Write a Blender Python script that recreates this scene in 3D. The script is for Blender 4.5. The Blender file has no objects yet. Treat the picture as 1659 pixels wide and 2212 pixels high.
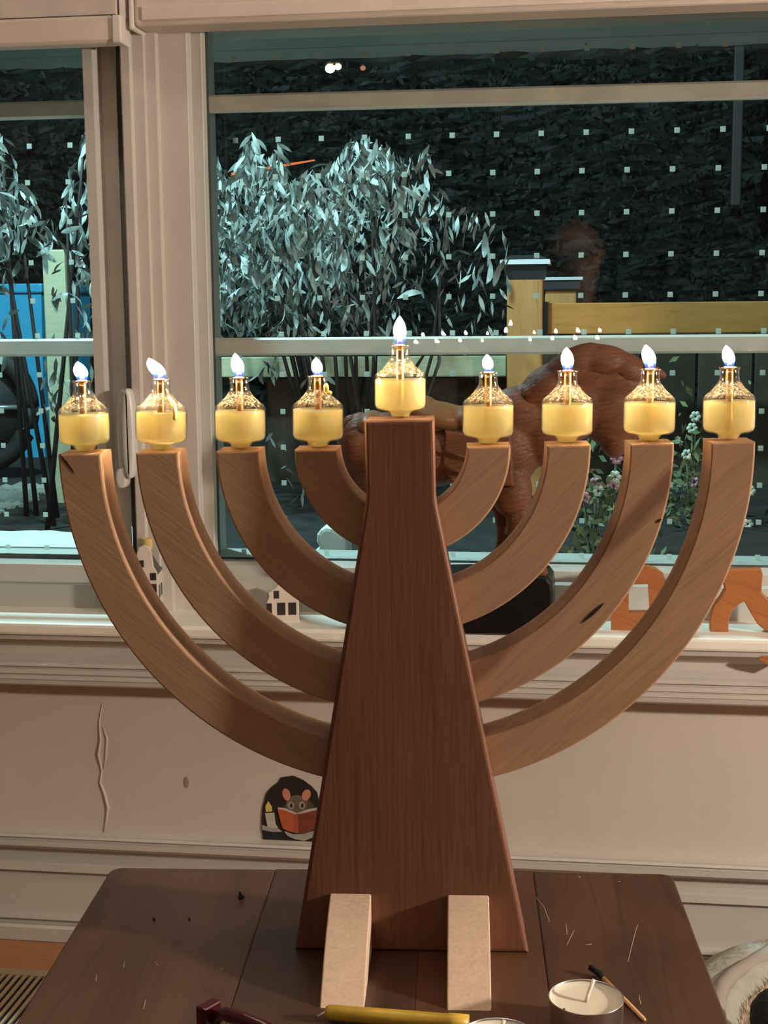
import bpy, bmesh, math, random
from mathutils import Vector, Matrix
random.seed(7)
SC = bpy.context.scene
COL = SC.collection
R = math.radians
# ---------------------------------------------------------------- camera
F, CX, CY = 3067.0, 829.5, 1106.0
PITCH, YAW, ROLL, YAWT = R(8.26), R(8.14), R(.545), R(3.03)
TH = YAW - YAWT                       # table and menorah are turned against the window wall

def cam_axes():
    cp, sp = math.cos(PITCH), math.sin(PITCH)
    rz = Matrix.Rotation(YAW, 3, 'Z')
    right, fwd, down = rz @ Vector((1, 0, 0)), rz @ Vector((0, cp, -sp)), rz @ Vector((0, -sp, -cp))
    c, s = math.cos(ROLL), math.sin(ROLL)
    return right * c + down * s, down * c - right * s, fwd
RIGHT, DOWN, FWD = cam_axes()
CZ = 0.8362                           # camera height above the floor

def ray(x, y):
    return RIGHT * ((x - CX) / F) + DOWN * ((y - CY) / F) + FWD

def P(x, y, Y):                       # point seen at pixel x, y at distance Y from the camera along the wall normal
    d = ray(x, y); d = d * (Y / d.y)
    return Vector((d.x, d.y, d.z + CZ))

def PZ(x, y, z):                      # point seen at pixel x, y at world height z
    d = ray(x, y); d = d * ((z - CZ) / d.z)
    return Vector((d.x, d.y, d.z + CZ))

cam = bpy.data.cameras.new('camera'); cam_o = bpy.data.objects.new('camera', cam); COL.objects.link(cam_o)
cam.sensor_fit = 'VERTICAL'; cam.sensor_height = 36; cam.sensor_width = 27
cam.lens = 36 * F / 2212; cam.clip_start = .02; cam.clip_end = 60
m3 = Matrix((RIGHT, -DOWN, -FWD)).transposed()
cam_o.matrix_world = Matrix.Translation((0, 0, CZ)) @ m3.to_4x4()
SC.camera = cam_o
# ---------------------------------------------------------------- world, lights, exposure
w = bpy.data.worlds.new('night'); SC.world = w; w.use_nodes = True
w.node_tree.nodes['Background'].inputs[0].default_value = (.35, .5, .55, 1)
w.node_tree.nodes['Background'].inputs[1].default_value = .012
vs = SC.view_settings
vs.view_transform = 'Standard'; vs.look = 'None'; vs.exposure = 0; vs.gamma = 1; vs.use_curve_mapping = False

def light(name, kind, loc, energy, color, size=.1, target=None, spot=None):
    l = bpy.data.lights.new(name, kind); l.energy = energy; l.color = color
    if kind == 'AREA':
        l.shape = 'DISK'; l.size = size
    else:
        l.shadow_soft_size = size
    if spot:
        l.spot_size = spot; l.spot_blend = .5
    o = bpy.data.objects.new(name, l); COL.objects.link(o); o.location = loc
    if target is not None:
        o.rotation_euler = (Vector(target) - Vector(loc)).to_track_quat('-Z', 'Y').to_euler()
    return o
WARM = (1, .78, .56)
light('ceiling_lamp_light', 'POINT', (-.3, 1.0, 2.28), 14, (1, .88, .74), .16)
light('rear_fill_light', 'POINT', (-.5, -1.3, 2.25), 6, (1, .88, .74), .22)  # added fill without a fixture, evens out light on the window wall
light('table_lamp_light', 'POINT', (1.5, .62, 1.0), 122, (1, .87, .73), .05)
light('garden_floodlight', 'POINT', (-1.05, 2.5, CZ + 1.5), 250, (.52, .93, 1), .06)
light('outdoor_fill_light', 'POINT', (2.5, 5.2, 6.5), 60, (.75, 1, .95), .3)  # unseen fill added high outside to brighten the neighbouring house
# ---------------------------------------------------------------- materials
MATS = {}

def nodes(name):
    m = bpy.data.materials.new(name); m.use_nodes = True
    nt = m.node_tree; b = nt.nodes['Principled BSDF']
    return m, nt, b

def mat(name, col, rough=.6, metal=0, var=0.0, scale=20, bump=0.0, bscale=None, spec=.5, coat=0):
    if name in MATS:
        return MATS[name]
    m, nt, b = nodes(name)
    b.inputs['Base Color'].default_value = (*col, 1); b.inputs['Roughness'].default_value = rough
    b.inputs['Metallic'].default_value = metal; b.inputs['Specular IOR Level'].default_value = spec
    b.inputs['Coat Weight'].default_value = coat
    tc = nt.nodes.new('ShaderNodeTexCoord')
    if var:
        n = nt.nodes.new('ShaderNodeTexNoise'); n.inputs['Scale'].default_value = scale; n.inputs['Detail'].default_value = 5
        nt.links.new(tc.outputs['Object'], n.inputs['Vector'])
        r = nt.nodes.new('ShaderNodeValToRGB')
        r.color_ramp.elements[0].position = .3; r.color_ramp.elements[1].position = .7
        r.color_ramp.elements[0].color = (*[c * (1 - var) for c in col], 1)
        r.color_ramp.elements[1].color = (*[min(1, c * (1 + var)) for c in col], 1)
        nt.links.new(n.outputs['Fac'], r.inputs['Fac']); nt.links.new(r.outputs['Color'], b.inputs['Base Color'])
    if bump:
        n = nt.nodes.new('ShaderNodeTexNoise'); n.inputs['Scale'].default_value = bscale or scale; n.inputs['Detail'].default_value = 6
        nt.links.new(tc.outputs['Object'], n.inputs['Vector'])
        bp = nt.nodes.new('ShaderNodeBump'); bp.inputs['Strength'].default_value = bump; bp.inputs['Distance'].default_value = .01
        nt.links.new(n.outputs['Fac'], bp.inputs['Height']); nt.links.new(bp.outputs['Normal'], b.inputs['Normal'])
    MATS[name] = m
    return m

def wood(name, light_c, dark_c, rot=(0, 0, 0), stretch=(4, 70, 70), line=.45, rough=.5, spec=.3, streak=None, rand=0, coat=0):
    """grain runs along local X of the rotated object space"""
    m, nt, b = nodes(name)
    N, L = nt.nodes.new, nt.links.new
    tc = N('ShaderNodeTexCoord'); mp0 = N('ShaderNodeMapping'); mp0.inputs['Rotation'].default_value = rot
    L(tc.outputs['Object'], mp0.inputs['Vector'])
    mp = N('ShaderNodeMapping'); mp.inputs['Scale'].default_value = stretch
    L(mp0.outputs['Vector'], mp.inputs['Vector'])
    if rand:
        oi = N('ShaderNodeObjectInfo'); mu = N('ShaderNodeMath'); mu.operation = 'MULTIPLY'; mu.inputs[1].default_value = 37
        L(oi.outputs['Random'], mu.inputs[0]); L(mu.outputs[0], mp.inputs['Location'])
    n1 = N('ShaderNodeTexNoise'); n1.inputs['Scale'].default_value = 1; n1.inputs['Detail'].default_value = 3; n1.inputs['Distortion'].default_value = .35
    L(mp.outputs['Vector'], n1.inputs['Vector'])
    r1 = N('ShaderNodeValToRGB'); e = r1.color_ramp.elements
    e[0].position = .30; e[1].position = .72
    e[0].color = (*light_c, 1); e[1].color = (*[a * (1 - line) + c * line for a, c in zip(light_c, dark_c)], 1)
    L(n1.outputs['Fac'], r1.inputs['Fac'])
    # thin darker growth lines
    mp2 = N('ShaderNodeMapping'); mp2.inputs['Scale'].default_value = (stretch[0] * .5, stretch[1] * 1.6, stretch[2] * 1.6)
    L(mp0.outputs['Vector'], mp2.inputs['Vector'])
    n2 = N('ShaderNodeTexNoise'); n2.inputs['Scale'].default_value = 1; n2.inputs['Detail'].default_value = 1; n2.inputs['Distortion'].default_value = .2
    L(mp2.outputs['Vector'], n2.inputs['Vector'])
    r2 = N('ShaderNodeValToRGB'); e = r2.color_ramp.elements
    e[0].position = .485; e[0].color = (0, 0, 0, 1); e[1].position = .515; e[1].color = (0, 0, 0, 1)
    k = r2.color_ramp.elements.new(.5); k.color = (1, 1, 1, 1)
    L(n2.outputs['Fac'], r2.inputs['Fac'])
    mx = N('ShaderNodeMixRGB'); mx.inputs[2].default_value = (*dark_c, 1)
    f1 = N('ShaderNodeMath'); f1.operation = 'MULTIPLY'; f1.inputs[1].default_value = line
    L(r2.outputs['Color'], f1.inputs[0]); L(f1.outputs[0], mx.inputs[0]); L(r1.outputs['Color'], mx.inputs[1])
    out = mx.outputs[0]
    # fine fibre
    mp3 = N('ShaderNodeMapping'); mp3.inputs['Scale'].default_value = (stretch[0] * 6, stretch[1] * 7, stretch[2] * 7)
    L(mp0.outputs['Vector'], mp3.inputs['Vector'])
    n3 = N('ShaderNodeTexNoise'); n3.inputs['Scale'].default_value = 1; n3.inputs['Detail'].default_value = 2
    L(mp3.outputs['Vector'], n3.inputs['Vector'])
    mr = N('ShaderNodeMapRange'); mr.inputs[1].default_value = .3; mr.inputs[2].default_value = .7; mr.inputs[3].default_value = .93; mr.inputs[4].default_value = 1.06
    L(n3.outputs['Fac'], mr.inputs[0])
    mm = N('ShaderNodeMixRGB'); mm.blend_type = 'MULTIPLY'; mm.inputs[0].default_value = 1
    L(out, mm.inputs[1]); L(mr.outputs[0], mm.inputs[2]); out = mm.outputs[0]
    if streak:   # a band of dark heartwood: (centre across the grain, half width, colour)
        c0, hw, sc = streak
        sx = N('ShaderNodeSeparateXYZ'); L(mp0.outputs['Vector'], sx.inputs[0])
        nw = N('ShaderNodeTexNoise'); nw.inputs['Scale'].default_value = 22
        L(mp0.outputs['Vector'], nw.inputs['Vector'])
        wv = N('ShaderNodeMath'); wv.operation = 'MULTIPLY_ADD'; wv.inputs[1].default_value = .010; L(nw.outputs['Fac'], wv.inputs[0]); L(sx.outputs['Z'], wv.inputs[2])
        sb = N('ShaderNodeMath'); sb.operation = 'SUBTRACT'; sb.inputs[1].default_value = c0 + .005; L(wv.outputs[0], sb.inputs[0])
        ab = N('ShaderNodeMath'); ab.operation = 'ABSOLUTE'; L(sb.outputs[0], ab.inputs[0])
        m2 = N('ShaderNodeMapRange'); m2.inputs[1].default_value = hw * .35; m2.inputs[2].default_value = hw; m2.inputs[3].default_value = .85; m2.inputs[4].default_value = 0
        L(ab.outputs[0], m2.inputs[0])
        ms = N('ShaderNodeMixRGB'); ms.inputs[2].default_value = (*sc, 1)
        L(m2.outputs[0], ms.inputs[0]); L(out, ms.inputs[1]); out = ms.outputs[0]
    if rand:
        hs = N('ShaderNodeHueSaturation'); oi2 = N('ShaderNodeObjectInfo')
        mv = N('ShaderNodeMapRange'); mv.inputs[3].default_value = 1 - rand; mv.inputs[4].default_value = 1 + rand
        L(oi2.outputs['Random'], mv.inputs[0]); L(mv.outputs[0], hs.inputs['Value']); L(out, hs.inputs['Color']); out = hs.outputs[0]
    L(out, b.inputs['Base Color'])
    b.inputs['Roughness'].default_value = rough; b.inputs['Specular IOR Level'].default_value = spec; b.inputs['Coat Weight'].default_value = coat
    b.inputs['Coat Roughness'].default_value = .25
    bp = N('ShaderNodeBump'); bp.inputs['Strength'].default_value = .08; bp.inputs['Distance'].default_value = .002
    L(n3.outputs['Fac'], bp.inputs['Height']); L(bp.outputs['Normal'], b.inputs['Normal'])
    MATS[name] = m
    return m

def thin_glass(name, tint=(1, 1, 1), ior=1.5, rough=0.0, bump=0, bscale=300, zlo=None, zhi=None, haze=0.0, hazecol=(1, .9, .75), gain=1.0, cap=1.0):
    """clear sheet: mirror by Fresnel, straight-through otherwise; optional dewy relief between local heights zlo and zhi"""
    m, nt, b = nodes(name); N, L = nt.nodes.new, nt.links.new
    nt.nodes.remove(b); out = nt.nodes['Material Output']
    tr = N('ShaderNodeBsdfTransparent'); tr.inputs[0].default_value = (*tint, 1)
    gl = N('ShaderNodeBsdfGlossy'); gl.inputs['Roughness'].default_value = rough; gl.inputs[0].default_value = (1, 1, 1, 1)
    fr = N('ShaderNodeFresnel'); fr.inputs['IOR'].default_value = ior
    mx = N('ShaderNodeMixShader')
    fac = fr.outputs[0]
    if gain != 1.0:
        g = N('ShaderNodeMath'); g.operation = 'MULTIPLY'; g.use_clamp = True; g.inputs[1].default_value = gain; L(fac, g.inputs[0]); fac = g.outputs[0]
    if cap < 1:
        g2 = N('ShaderNodeMath'); g2.operation = 'MINIMUM'; g2.inputs[1].default_value = cap; L(fac, g2.inputs[0]); fac = g2.outputs[0]
    L(fac, mx.inputs[0]); L(tr.outputs[0], mx.inputs[1]); L(gl.outputs[0], mx.inputs[2])
    sh = mx.outputs[0]
    if bump or haze:
        tc = N('ShaderNodeTexCoord'); n = N('ShaderNodeTexNoise'); n.inputs['Scale'].default_value = bscale; n.inputs['Detail'].default_value = 2
        L(tc.outputs['Object'], n.inputs['Vector'])
        sx = N('ShaderNodeSeparateXYZ'); L(tc.outputs['Object'], sx.inputs[0])
        a = N('ShaderNodeMapRange'); a.inputs[1].default_value = zlo; a.inputs[2].default_value = zlo + .002
        c = N('ShaderNodeMapRange'); c.inputs[1].default_value = zhi - .003; c.inputs[2].default_value = zhi; c.inputs[3].default_value = 1; c.inputs[4].default_value = 0
        L(sx.outputs['Z'], a.inputs[0]); L(sx.outputs['Z'], c.inputs[0])
        mk = N('ShaderNodeMath'); mk.operation = 'MULTIPLY'; L(a.outputs[0], mk.inputs[0]); L(c.outputs[0], mk.inputs[1])
        hm = N('ShaderNodeMath'); hm.operation = 'MULTIPLY'; L(n.outputs['Fac'], hm.inputs[0]); L(mk.outputs[0], hm.inputs[1])
        bp = N('ShaderNodeBump'); bp.inputs['Strength'].default_value = bump; bp.inputs['Distance'].default_value = .003
        L(hm.outputs[0], bp.inputs['Height']); L(bp.outputs['Normal'], gl.inputs['Normal']); L(bp.outputs['Normal'], fr.inputs['Normal'])
        if haze:
            tl = N('ShaderNodeBsdfTranslucent'); tl.inputs[0].default_value = (*hazecol, 1); L(bp.outputs['Normal'], tl.inputs['Normal'])
            th = N('ShaderNodeMapRange'); th.inputs[1].default_value = .45; th.inputs[2].default_value = .62; th.inputs[4].default_value = haze
            L(n.outputs['Fac'], th.inputs[0])
            hk = N('ShaderNodeMath'); hk.operation = 'MULTIPLY'; L(th.outputs[0], hk.inputs[0]); L(mk.outputs[0], hk.inputs[1])
            m2 = N('ShaderNodeMixShader'); L(hk.outputs[0], m2.inputs[0]); L(sh, m2.inputs[1]); L(tl.outputs[0], m2.inputs[2]); sh = m2.outputs[0]
    L(sh, out.inputs['Surface'])
    MATS[name] = m
    return m

def emit(name, col, strength):
    m, nt, b = nodes(name); nt.nodes.remove(b)
    e = nt.nodes.new('ShaderNodeEmission'); e.inputs[0].default_value = (*col, 1); e.inputs[1].default_value = strength
    nt.links.new(e.outputs[0], nt.nodes['Material Output'].inputs[0]); MATS[name] = m
    return m
# ---------------------------------------------------------------- geometry helpers
def link_mesh(name, bm, m, parent=None, smooth=False, loc=None):
    me = bpy.data.meshes.new(name); bm.normal_update(); bm.to_mesh(me); bm.free()
    if m: me.materials.append(m)
    if smooth:
        for p in me.polygons: p.use_smooth = True
    o = bpy.data.objects.new(name, me); COL.objects.link(o)
    if parent is not None: o.parent = parent
    if loc is not None: o.location = loc
    return o

def tag(o, label, cat, group=None, kind=None):
    if label: o['label'] = label
    if cat: o['category'] = cat
    if group: o['group'] = group
    if kind: o['kind'] = kind
    return o

def struct(o):
    o['kind'] = 'structure'; return o

def empty(name, loc, rz=0, label=None, cat=None, group=None):
    o = bpy.data.objects.new(name, None); COL.objects.link(o); o.location = loc; o.rotation_euler = (0, 0, rz)
    o.empty_display_size = .02
    return tag(o, label, cat, group)

def add_box(bm, lo, hi, bev=0, seg=2):
    v = [bm.verts.new((x, y, z)) for x in (lo[0], hi[0]) for y in (lo[1], hi[1]) for z in (lo[2], hi[2])]
    fs = [bm.faces.new([v[i] for i in q]) for q in ((0, 1, 3, 2), (4, 6, 7, 5), (0, 4, 5, 1), (2, 3, 7, 6), (0, 2, 6, 4), (1, 5, 7, 3))]
    if bev:
        bmesh.ops.bevel(bm, geom=list({e for f in fs for e in f.edges}), offset=bev, segments=seg, affect='EDGES', profile=.5)
    return bm

def box(name, lo, hi, m, parent=None, bev=0, seg=2):
    return link_mesh(name, add_box(bmesh.new(), lo, hi, bev, seg), m, parent)

def add_prism(bm, pts, axis, a, b, bev=0, seg=2):
    """closed outline of 2D points swept between a and b along axis ('x','y','z')"""
    def mk(p, t):
        return {'x': (t, p[0], p[1]), 'y': (p[0], t, p[1]), 'z': (p[0], p[1], t)}[axis]
    v0 = [bm.verts.new(mk(p, a)) for p in pts]; v1 = [bm.verts.new(mk(p, b)) for p in pts]
    n = len(pts); fs = []
    fs.append(bm.faces.new(v0)); fs.append(bm.faces.new(v1[::-1]))
    for i in range(n):
        fs.append(bm.faces.new((v0[i], v1[i], v1[(i + 1) % n], v0[(i + 1) % n])))
    bmesh.ops.recalc_face_normals(bm, faces=fs)
    if bev:
        es = list(set(fs[0].edges) | set(fs[1].edges))
        bmesh.ops.bevel(bm, geom=es, offset=bev, segments=seg, affect='EDGES', profile=.5)
    return bm

def prism(name, pts, axis, a, b, m, parent=None, bev=0, seg=2, smooth=False):
    return link_mesh(name, add_prism(bmesh.new(), pts, axis, a, b, bev, seg), m, parent, smooth)

def add_lathe(bm, prof, seg=32, cap=True):
    rings = []
    for r, z in prof:
        rings.append([bm.verts.new((r * math.cos(2 * math.pi * i / seg), r * math.sin(2 * math.pi * i / seg), z)) for i in range(seg)])
    for a, b in zip(rings, rings[1:]):
        for i in range(seg):
            bm.faces.new((a[i], a[(i + 1) % seg], b[(i + 1) % seg], b[i]))
    if cap:
        bm.faces.new(rings[0][::-1]); bm.faces.new(rings[-1])
    return bm

def add_tube(bm, pts, radii, seg=8, cap=True):
    pts = [Vector(p) for p in pts]
    if not hasattr(radii, '__len__'): radii = [radii] * len(pts)
    rings = []
    up = Vector((0, 0, 1))
    for i, p in enumerate(pts):
        d = (pts[min(i + 1, len(pts) - 1)] - pts[max(i - 1, 0)]).normalized()
        u = d.cross(up if abs(d.z) < .95 else Vector((1, 0, 0))).normalized(); v = d.cross(u)
        rings.append([bm.verts.new(p + (u * math.cos(2 * math.pi * k / seg) + v * math.sin(2 * math.pi * k / seg)) * radii[i]) for k in range(seg)])
    for a, b in zip(rings, rings[1:]):
        for i in range(seg):
            bm.faces.new((a[i], a[(i + 1) % seg], b[(i + 1) % seg], b[i]))
    if cap:
        bm.faces.new(rings[0][::-1]); bm.faces.new(rings[-1])
    return bm

def tube(name, pts, radii, m, parent=None, seg=8):
    bm = add_tube(bmesh.new(), pts, radii, seg); bmesh.ops.recalc_face_normals(bm, faces=bm.faces)
    return link_mesh(name, bm, m, parent, True)

def add_ell(bm, c, r, rot=(0, 0, 0), sub=3):
    mt = Matrix.Translation(c) @ Matrix.Rotation(rot[2], 4, 'Z') @ Matrix.Rotation(rot[1], 4, 'Y') @ Matrix.Rotation(rot[0], 4, 'X') @ Matrix.Diagonal((*r, 1))
    bmesh.ops.create_icosphere(bm, subdivisions=sub, radius=1, matrix=mt)

def remesh(o, voxel, smooth=6):
    md = o.modifiers.new('r', 'REMESH'); md.mode = 'VOXEL'; md.voxel_size = voxel; md.use_smooth_shade = True
    sm = o.modifiers.new('s', 'SMOOTH'); sm.iterations = smooth; sm.factor = .5
    return o
# ================================================================ the room
PAINT = mat('white_paint', (.52, .49, .44), .5, var=.03, scale=6, spec=.35)
TRIMP = mat('trim_paint', (.52, .485, .44), .42, var=.03, scale=9, spec=.4)
FRAMEP = mat('window_frame_paint', (.50, .485, .44), .4, var=.02, scale=12, spec=.4)
WALLP = mat('wall_paint', (.54, .48, .42), .6, var=.03, scale=5, bump=.05, bscale=60)
YW = 1.75
XL, XR = -1.9, 4.2
zs = P(100, 1312, 1.785).z                       # top of the sill
yf = PZ(100, 1347, zs).y                         # its front lip
def zz(py, Y, px=100): return P(px, py, Y).z
ZTOP = 2.45
XG2L = -1.45
X1R = .95
# ---- wall below and around the windows
wl = struct(box('wall_window', (XL, YW, 0), (XR, YW + .2, zs - .03), WALLP))
struct(box('wall_above_windows', (XL, 1.86, 1.62), (XR, 1.98, ZTOP), WALLP))
struct(box('wall_left_of_window', (XL, 1.80, zs - .03), (XG2L - .06, 1.95, 1.62), WALLP))
struct(box('wall_right_of_window', (X1R + .06, 1.80, zs - .03), (XR, 1.95, 1.62), WALLP))
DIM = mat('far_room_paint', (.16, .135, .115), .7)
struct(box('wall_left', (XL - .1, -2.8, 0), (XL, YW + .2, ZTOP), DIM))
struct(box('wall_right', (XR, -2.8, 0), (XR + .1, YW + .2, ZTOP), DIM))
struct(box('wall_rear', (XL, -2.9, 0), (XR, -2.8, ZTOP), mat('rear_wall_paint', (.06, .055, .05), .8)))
struct(box('ceiling', (XL, -2.8, ZTOP), (XR, YW + .2, ZTOP + .1), mat('ceiling_paint', (.55, .5, .44), .7)))
# crack in the plaster
CR = [(221, 1520, 1.2), (214, 1560, 2), (217, 1600, 4), (212, 1630, 5), (220, 1665, 3), (216, 1690, 3.5), (226, 1715, 5), (233, 1745, 5), (229, 1775, 3), (224, 1798, 2)]
bm = bmesh.new()
add_tube(bm, [P(x, y, YW - .0005) for x, y, r in CR], [r * 1.75 / F * .75 for x, y, r in CR], 8)
add_tube(bm, [P(x, y, YW) for x, y in ((222, 1570), (231, 1595), (228, 1640), (221, 1668))], [.0008, .0016, .0014, .0006], 8)
bmesh.ops.recalc_face_normals(bm, faces=bm.faces)
link_mesh('plaster_crack', bm, WALLP, wl, True)['label'] = 'raised crack in the wall plaster'
bm = bmesh.new(); add_ell(bm, P(402, 1690, YW), (.004, .0006, .008)); link_mesh('stain', bm, mat('stain_brown', (.30, .22, .15), .7), wl, True)
# ---- sill board and moulding beneath it
struct(box('trim_1', (XL, yf, zs - .016), (XR, 1.86, zs), mat('sill_paint', (.78, .75, .66), .38, var=.05, scale=14, spec=.5), None, .004))
prof = [(YW + .001, zs - .0162), (yf + .006, zs - .0162)]
for py, Y in ((1374, yf + .006), (1377, yf + .003), (1382, yf + .004), (1383, yf + .026), (1396, yf + .031), (1412, yf + .028), (1427, yf + .021), (1437, yf + .013),
              (1440, yf + .013), (1441, yf + .017), (1444, yf + .017), (1446, yf + .014), (1456, yf + .014), (1457, yf + .017), (1459, yf + .017), (1460, yf + .014), (1468, yf + .014), (1469, yf + .0165), (1471, yf + .0165), (1472, yf + .014), (1478, yf + .015), (1481, yf + .02)):
    prof.append((Y, zz(py, Y)))
prof.append((YW + .001, zz(1481, yf + .02)))
struct(prism('trim_2', prof, 'x', XL, XR, TRIMP))
# ---- baseboard
prof = [(YW + .001, zz(1801, 1.735))]
for py, Y in ((1801, 1.735), (1804, 1.724), (1810, 1.722), (1812, 1.726), (1816, 1.726), (1818, 1.720), (1829, 1.720), (1832, 1.726), (1834, 1.739), (1850, 1.740), (1857, 1.734), (1866, 1.727), (1882, 1.726),
              (1883, 1.7335), (1886, 1.7335), (1888, 1.731), (1976, 1.731), (1979, 1.722), (1986, 1.721), (1989, 1.728), (1996, 1.728), (1999, 1.716), (2006, 1.713)):
    prof.append((Y, zz(py, Y)))
prof += [(1.713, 0), (YW + .001, 0)]
struct(prism('baseboard_window', prof, 'x', XL, XR, TRIMP))
# ---- floor of boards
fl = struct(box('floor', (XL, -2.8, -.05), (XR, YW + .2, -.004), mat('subfloor', (.05, .03, .02), .8)))
FW = wood('floor_wood', (.36, .16, .065), (.18, .07, .03), (0, 0, 0), (3, 40, 40), .5, .4, .4, rand=.18)
bmb = add_box(bmesh.new(), (0, 0, -.012), (1.33, .083, 0), .0012, 1); me = bpy.data.meshes.new('board'); bmb.to_mesh(me); bmb.free(); me.materials.append(FW)
for i in range(26):
    for j in range(4):
        x0 = XL + (-.55 if i % 2 else -.1) + j * 1.335
        if x0 + 1.33 > XR: continue
        o = bpy.data.objects.new('floor_board', me); COL.objects.link(o); o.parent = fl; o.location = (x0, 1.63 - i * .0845, 0)
# ================================================================ windows
A_T, B_T = R(1.5887), R(1.0491)
def pane_y(x, z, Y0, a=A_T, b=B_T): return Y0 + math.tan(a) * (x + .05) + math.tan(b) * (z - CZ)
YA, YB = 1.843, 1.8816
AB, BB = R(1.39), R(.6767)
PANE = thin_glass('window_glass', (.97, .985, .975), 1.5, gain=.72)
SPACER = mat('pane_spacer', (.05, .055, .05), .5)
GRILLE = mat('grille_bar_paint', (.74, .71, .62), .45, var=.04, scale=30)
# plan of the posts between the windows, pixel columns measured at row 500
def px_x(px, Y): return P(px, 500, Y).x
def plan(pts): return [(px_x(px, Y), Y) for px, Y in pts]
z0, z1 = zs, 1.62
win1 = struct(empty('window_1', (0, 0, 0))); win2 = struct(empty('window_2', (0, 0, 0)))
STILE = [(192, 1.90), (192, 1.773), (212, 1.773), (213, 1.775), (231, 1.790), (262, 1.790), (262, 1.90)]
POST = [(263, 1.815), (272, 1.815), (272, 1.765), (274, 1.763), (291, 1.763), (298, 1.771), (321, 1.771), (326, 1.7785), (347, 1.7785), (354, 1.79), (413, 1.79), (415, 1.791), (424, 1.808), (424, 1.92)]
JAMB = [(424.3, 1.809), (444, 1.808), (446, 1.809), (456, 1.834), (456, 1.92)]
pl = plan(POST); pl.append((pl[0][0], 1.92))
struct(prism('trim_3', pl, 'z', z0, z1, TRIMP, None))
pl = plan(JAMB); pl.append((pl[0][0], 1.92))
prism('jamb', pl, 'z', z0, z1, FRAMEP, win1)
pl = plan(STILE)
prism('stile', pl, 'z', z0, z1, FRAMEP, win2)
xj = px_x(456, 1.834); xs = px_x(192, 1.773)
# bottom rails
def rail_prof(rows): return [(Y, zz(py, Y, 520)) for py, Y in rows]
pr = [(1.92, zs), (1.92, zz(1208, 1.836, 520))] + rail_prof([(1208, 1.836), (1214, 1.822), (1221, 1.811), (1223, 1.809), (1244, 1.808), (1246, 1.800), (1250, 1.793), (1252, 1.790)]) + [(1.790, zs)]
prism('bottom_rail', pr, 'x', px_x(424.3, 1.81), X1R, FRAMEP, win1)
pr = [(1.92, zs), (1.92, zz(1207, 1.836, 60))] + [(Y, zz(py, Y, 60)) for py, Y in ((1207, 1.836), (1212, 1.80), (1216, 1.775), (1219, 1.773), (1256, 1.773), (1258, 1.786), (1262, 1.787))] + [(1.787, zs)]
prism('bottom_rail', pr, 'x', XG2L, xs + .002, FRAMEP, win2)
# heads and far jambs
zh1 = P(460, 61, 1.834).z
prism('head', [(1.92, zh1), (1.834, zh1), (1.81, zh1 - .002), (1.79, zh1 + .004), (1.79, z1), (1.92, z1)], 'x', px_x(424.3, 1.81), X1R + .06, FRAMEP, win1)
box('head', (XG2L, 1.78, zh1 + .02), (xs, 1.92, z1), FRAMEP, win2)
box('jamb', (X1R, 1.79, zs), (X1R + .06, 1.92, z1), FRAMEP, win1)
box('stile', (XG2L - .06, 1.78, zs), (XG2L, 1.92, z1), FRAMEP, win2)
# panes
def pane(name, x0, x1, za, zb, Y0, a, b, parent):
    bm = bmesh.new(); q = [(x0, za), (x1, za), (x1, zb), (x0, zb)]
    v = [bm.verts.new((x, pane_y(x, z, Y0, a, b), z)) for x, z in q]
    bm.faces.new(v)
    return link_mesh(name, bm, PANE, parent)
zg0 = zz(1208, 1.836, 520) - .01
pane('pane', xj - .01, X1R + .005, zg0, zh1 + .01, YA, A_T, B_T, win1)
pane('pane', xj - .01, X1R + .005, zg0, zh1 + .01, YB, AB, BB, win1)
for yy in (1.842, 1.876):
    pane('pane', XG2L - .005, xs + .01, zg0, zh1 + .03, yy, 0, R(.3), win2)
# dark spacer strips between the two panes
for par, (x0, x1) in ((win1, (xj - .004, X1R)), (win2, (XG2L, xs + .03))):
    bm = bmesh.new()
    if par is win1:
        add_box(bm, (x0, 1.828, zg0), (x0 + .0055, 1.834, zh1))
    add_box(bm, (x0, 1.8365, zg0), (x1, 1.8395, zg0 + .0125))
    link_mesh('spacer', bm, SPACER, par)
# grille bars between the panes
for par, x0, x1 in ((win1, xj - .002, X1R), (win2, XG2L, xs + .03)):
    for pa, pb in ((205.5, 244.5), (729.5, 768)):
        za, zb = P(500, pb, 1.858).z, P(500, pa, 1.858).z
        bm = bmesh.new()
        hw = (zb - za) / 2; zc = (za + zb) / 2
        yy = .011 + math.tan(B_T) * (zc - CZ) if par is win1 else 1.855
        add_prism(bm, [(yy, za + .003), (yy, zb - .003), (yy + .004, zb), (yy + .010, zb), (yy + .012, zb - .003), (yy + .012, za + .003), (yy + .010, za), (yy + .004, za)], 'x', x0 + (.05 if par is win1 else 0), x1 + (.05 if par is win1 else 0))
        gb = link_mesh('grille_bar', bm, GRILLE, par)
        if par is win1:
            gb.location = (-.05, YA, 0); gb.rotation_euler = (0, 0, R(1.5))
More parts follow.
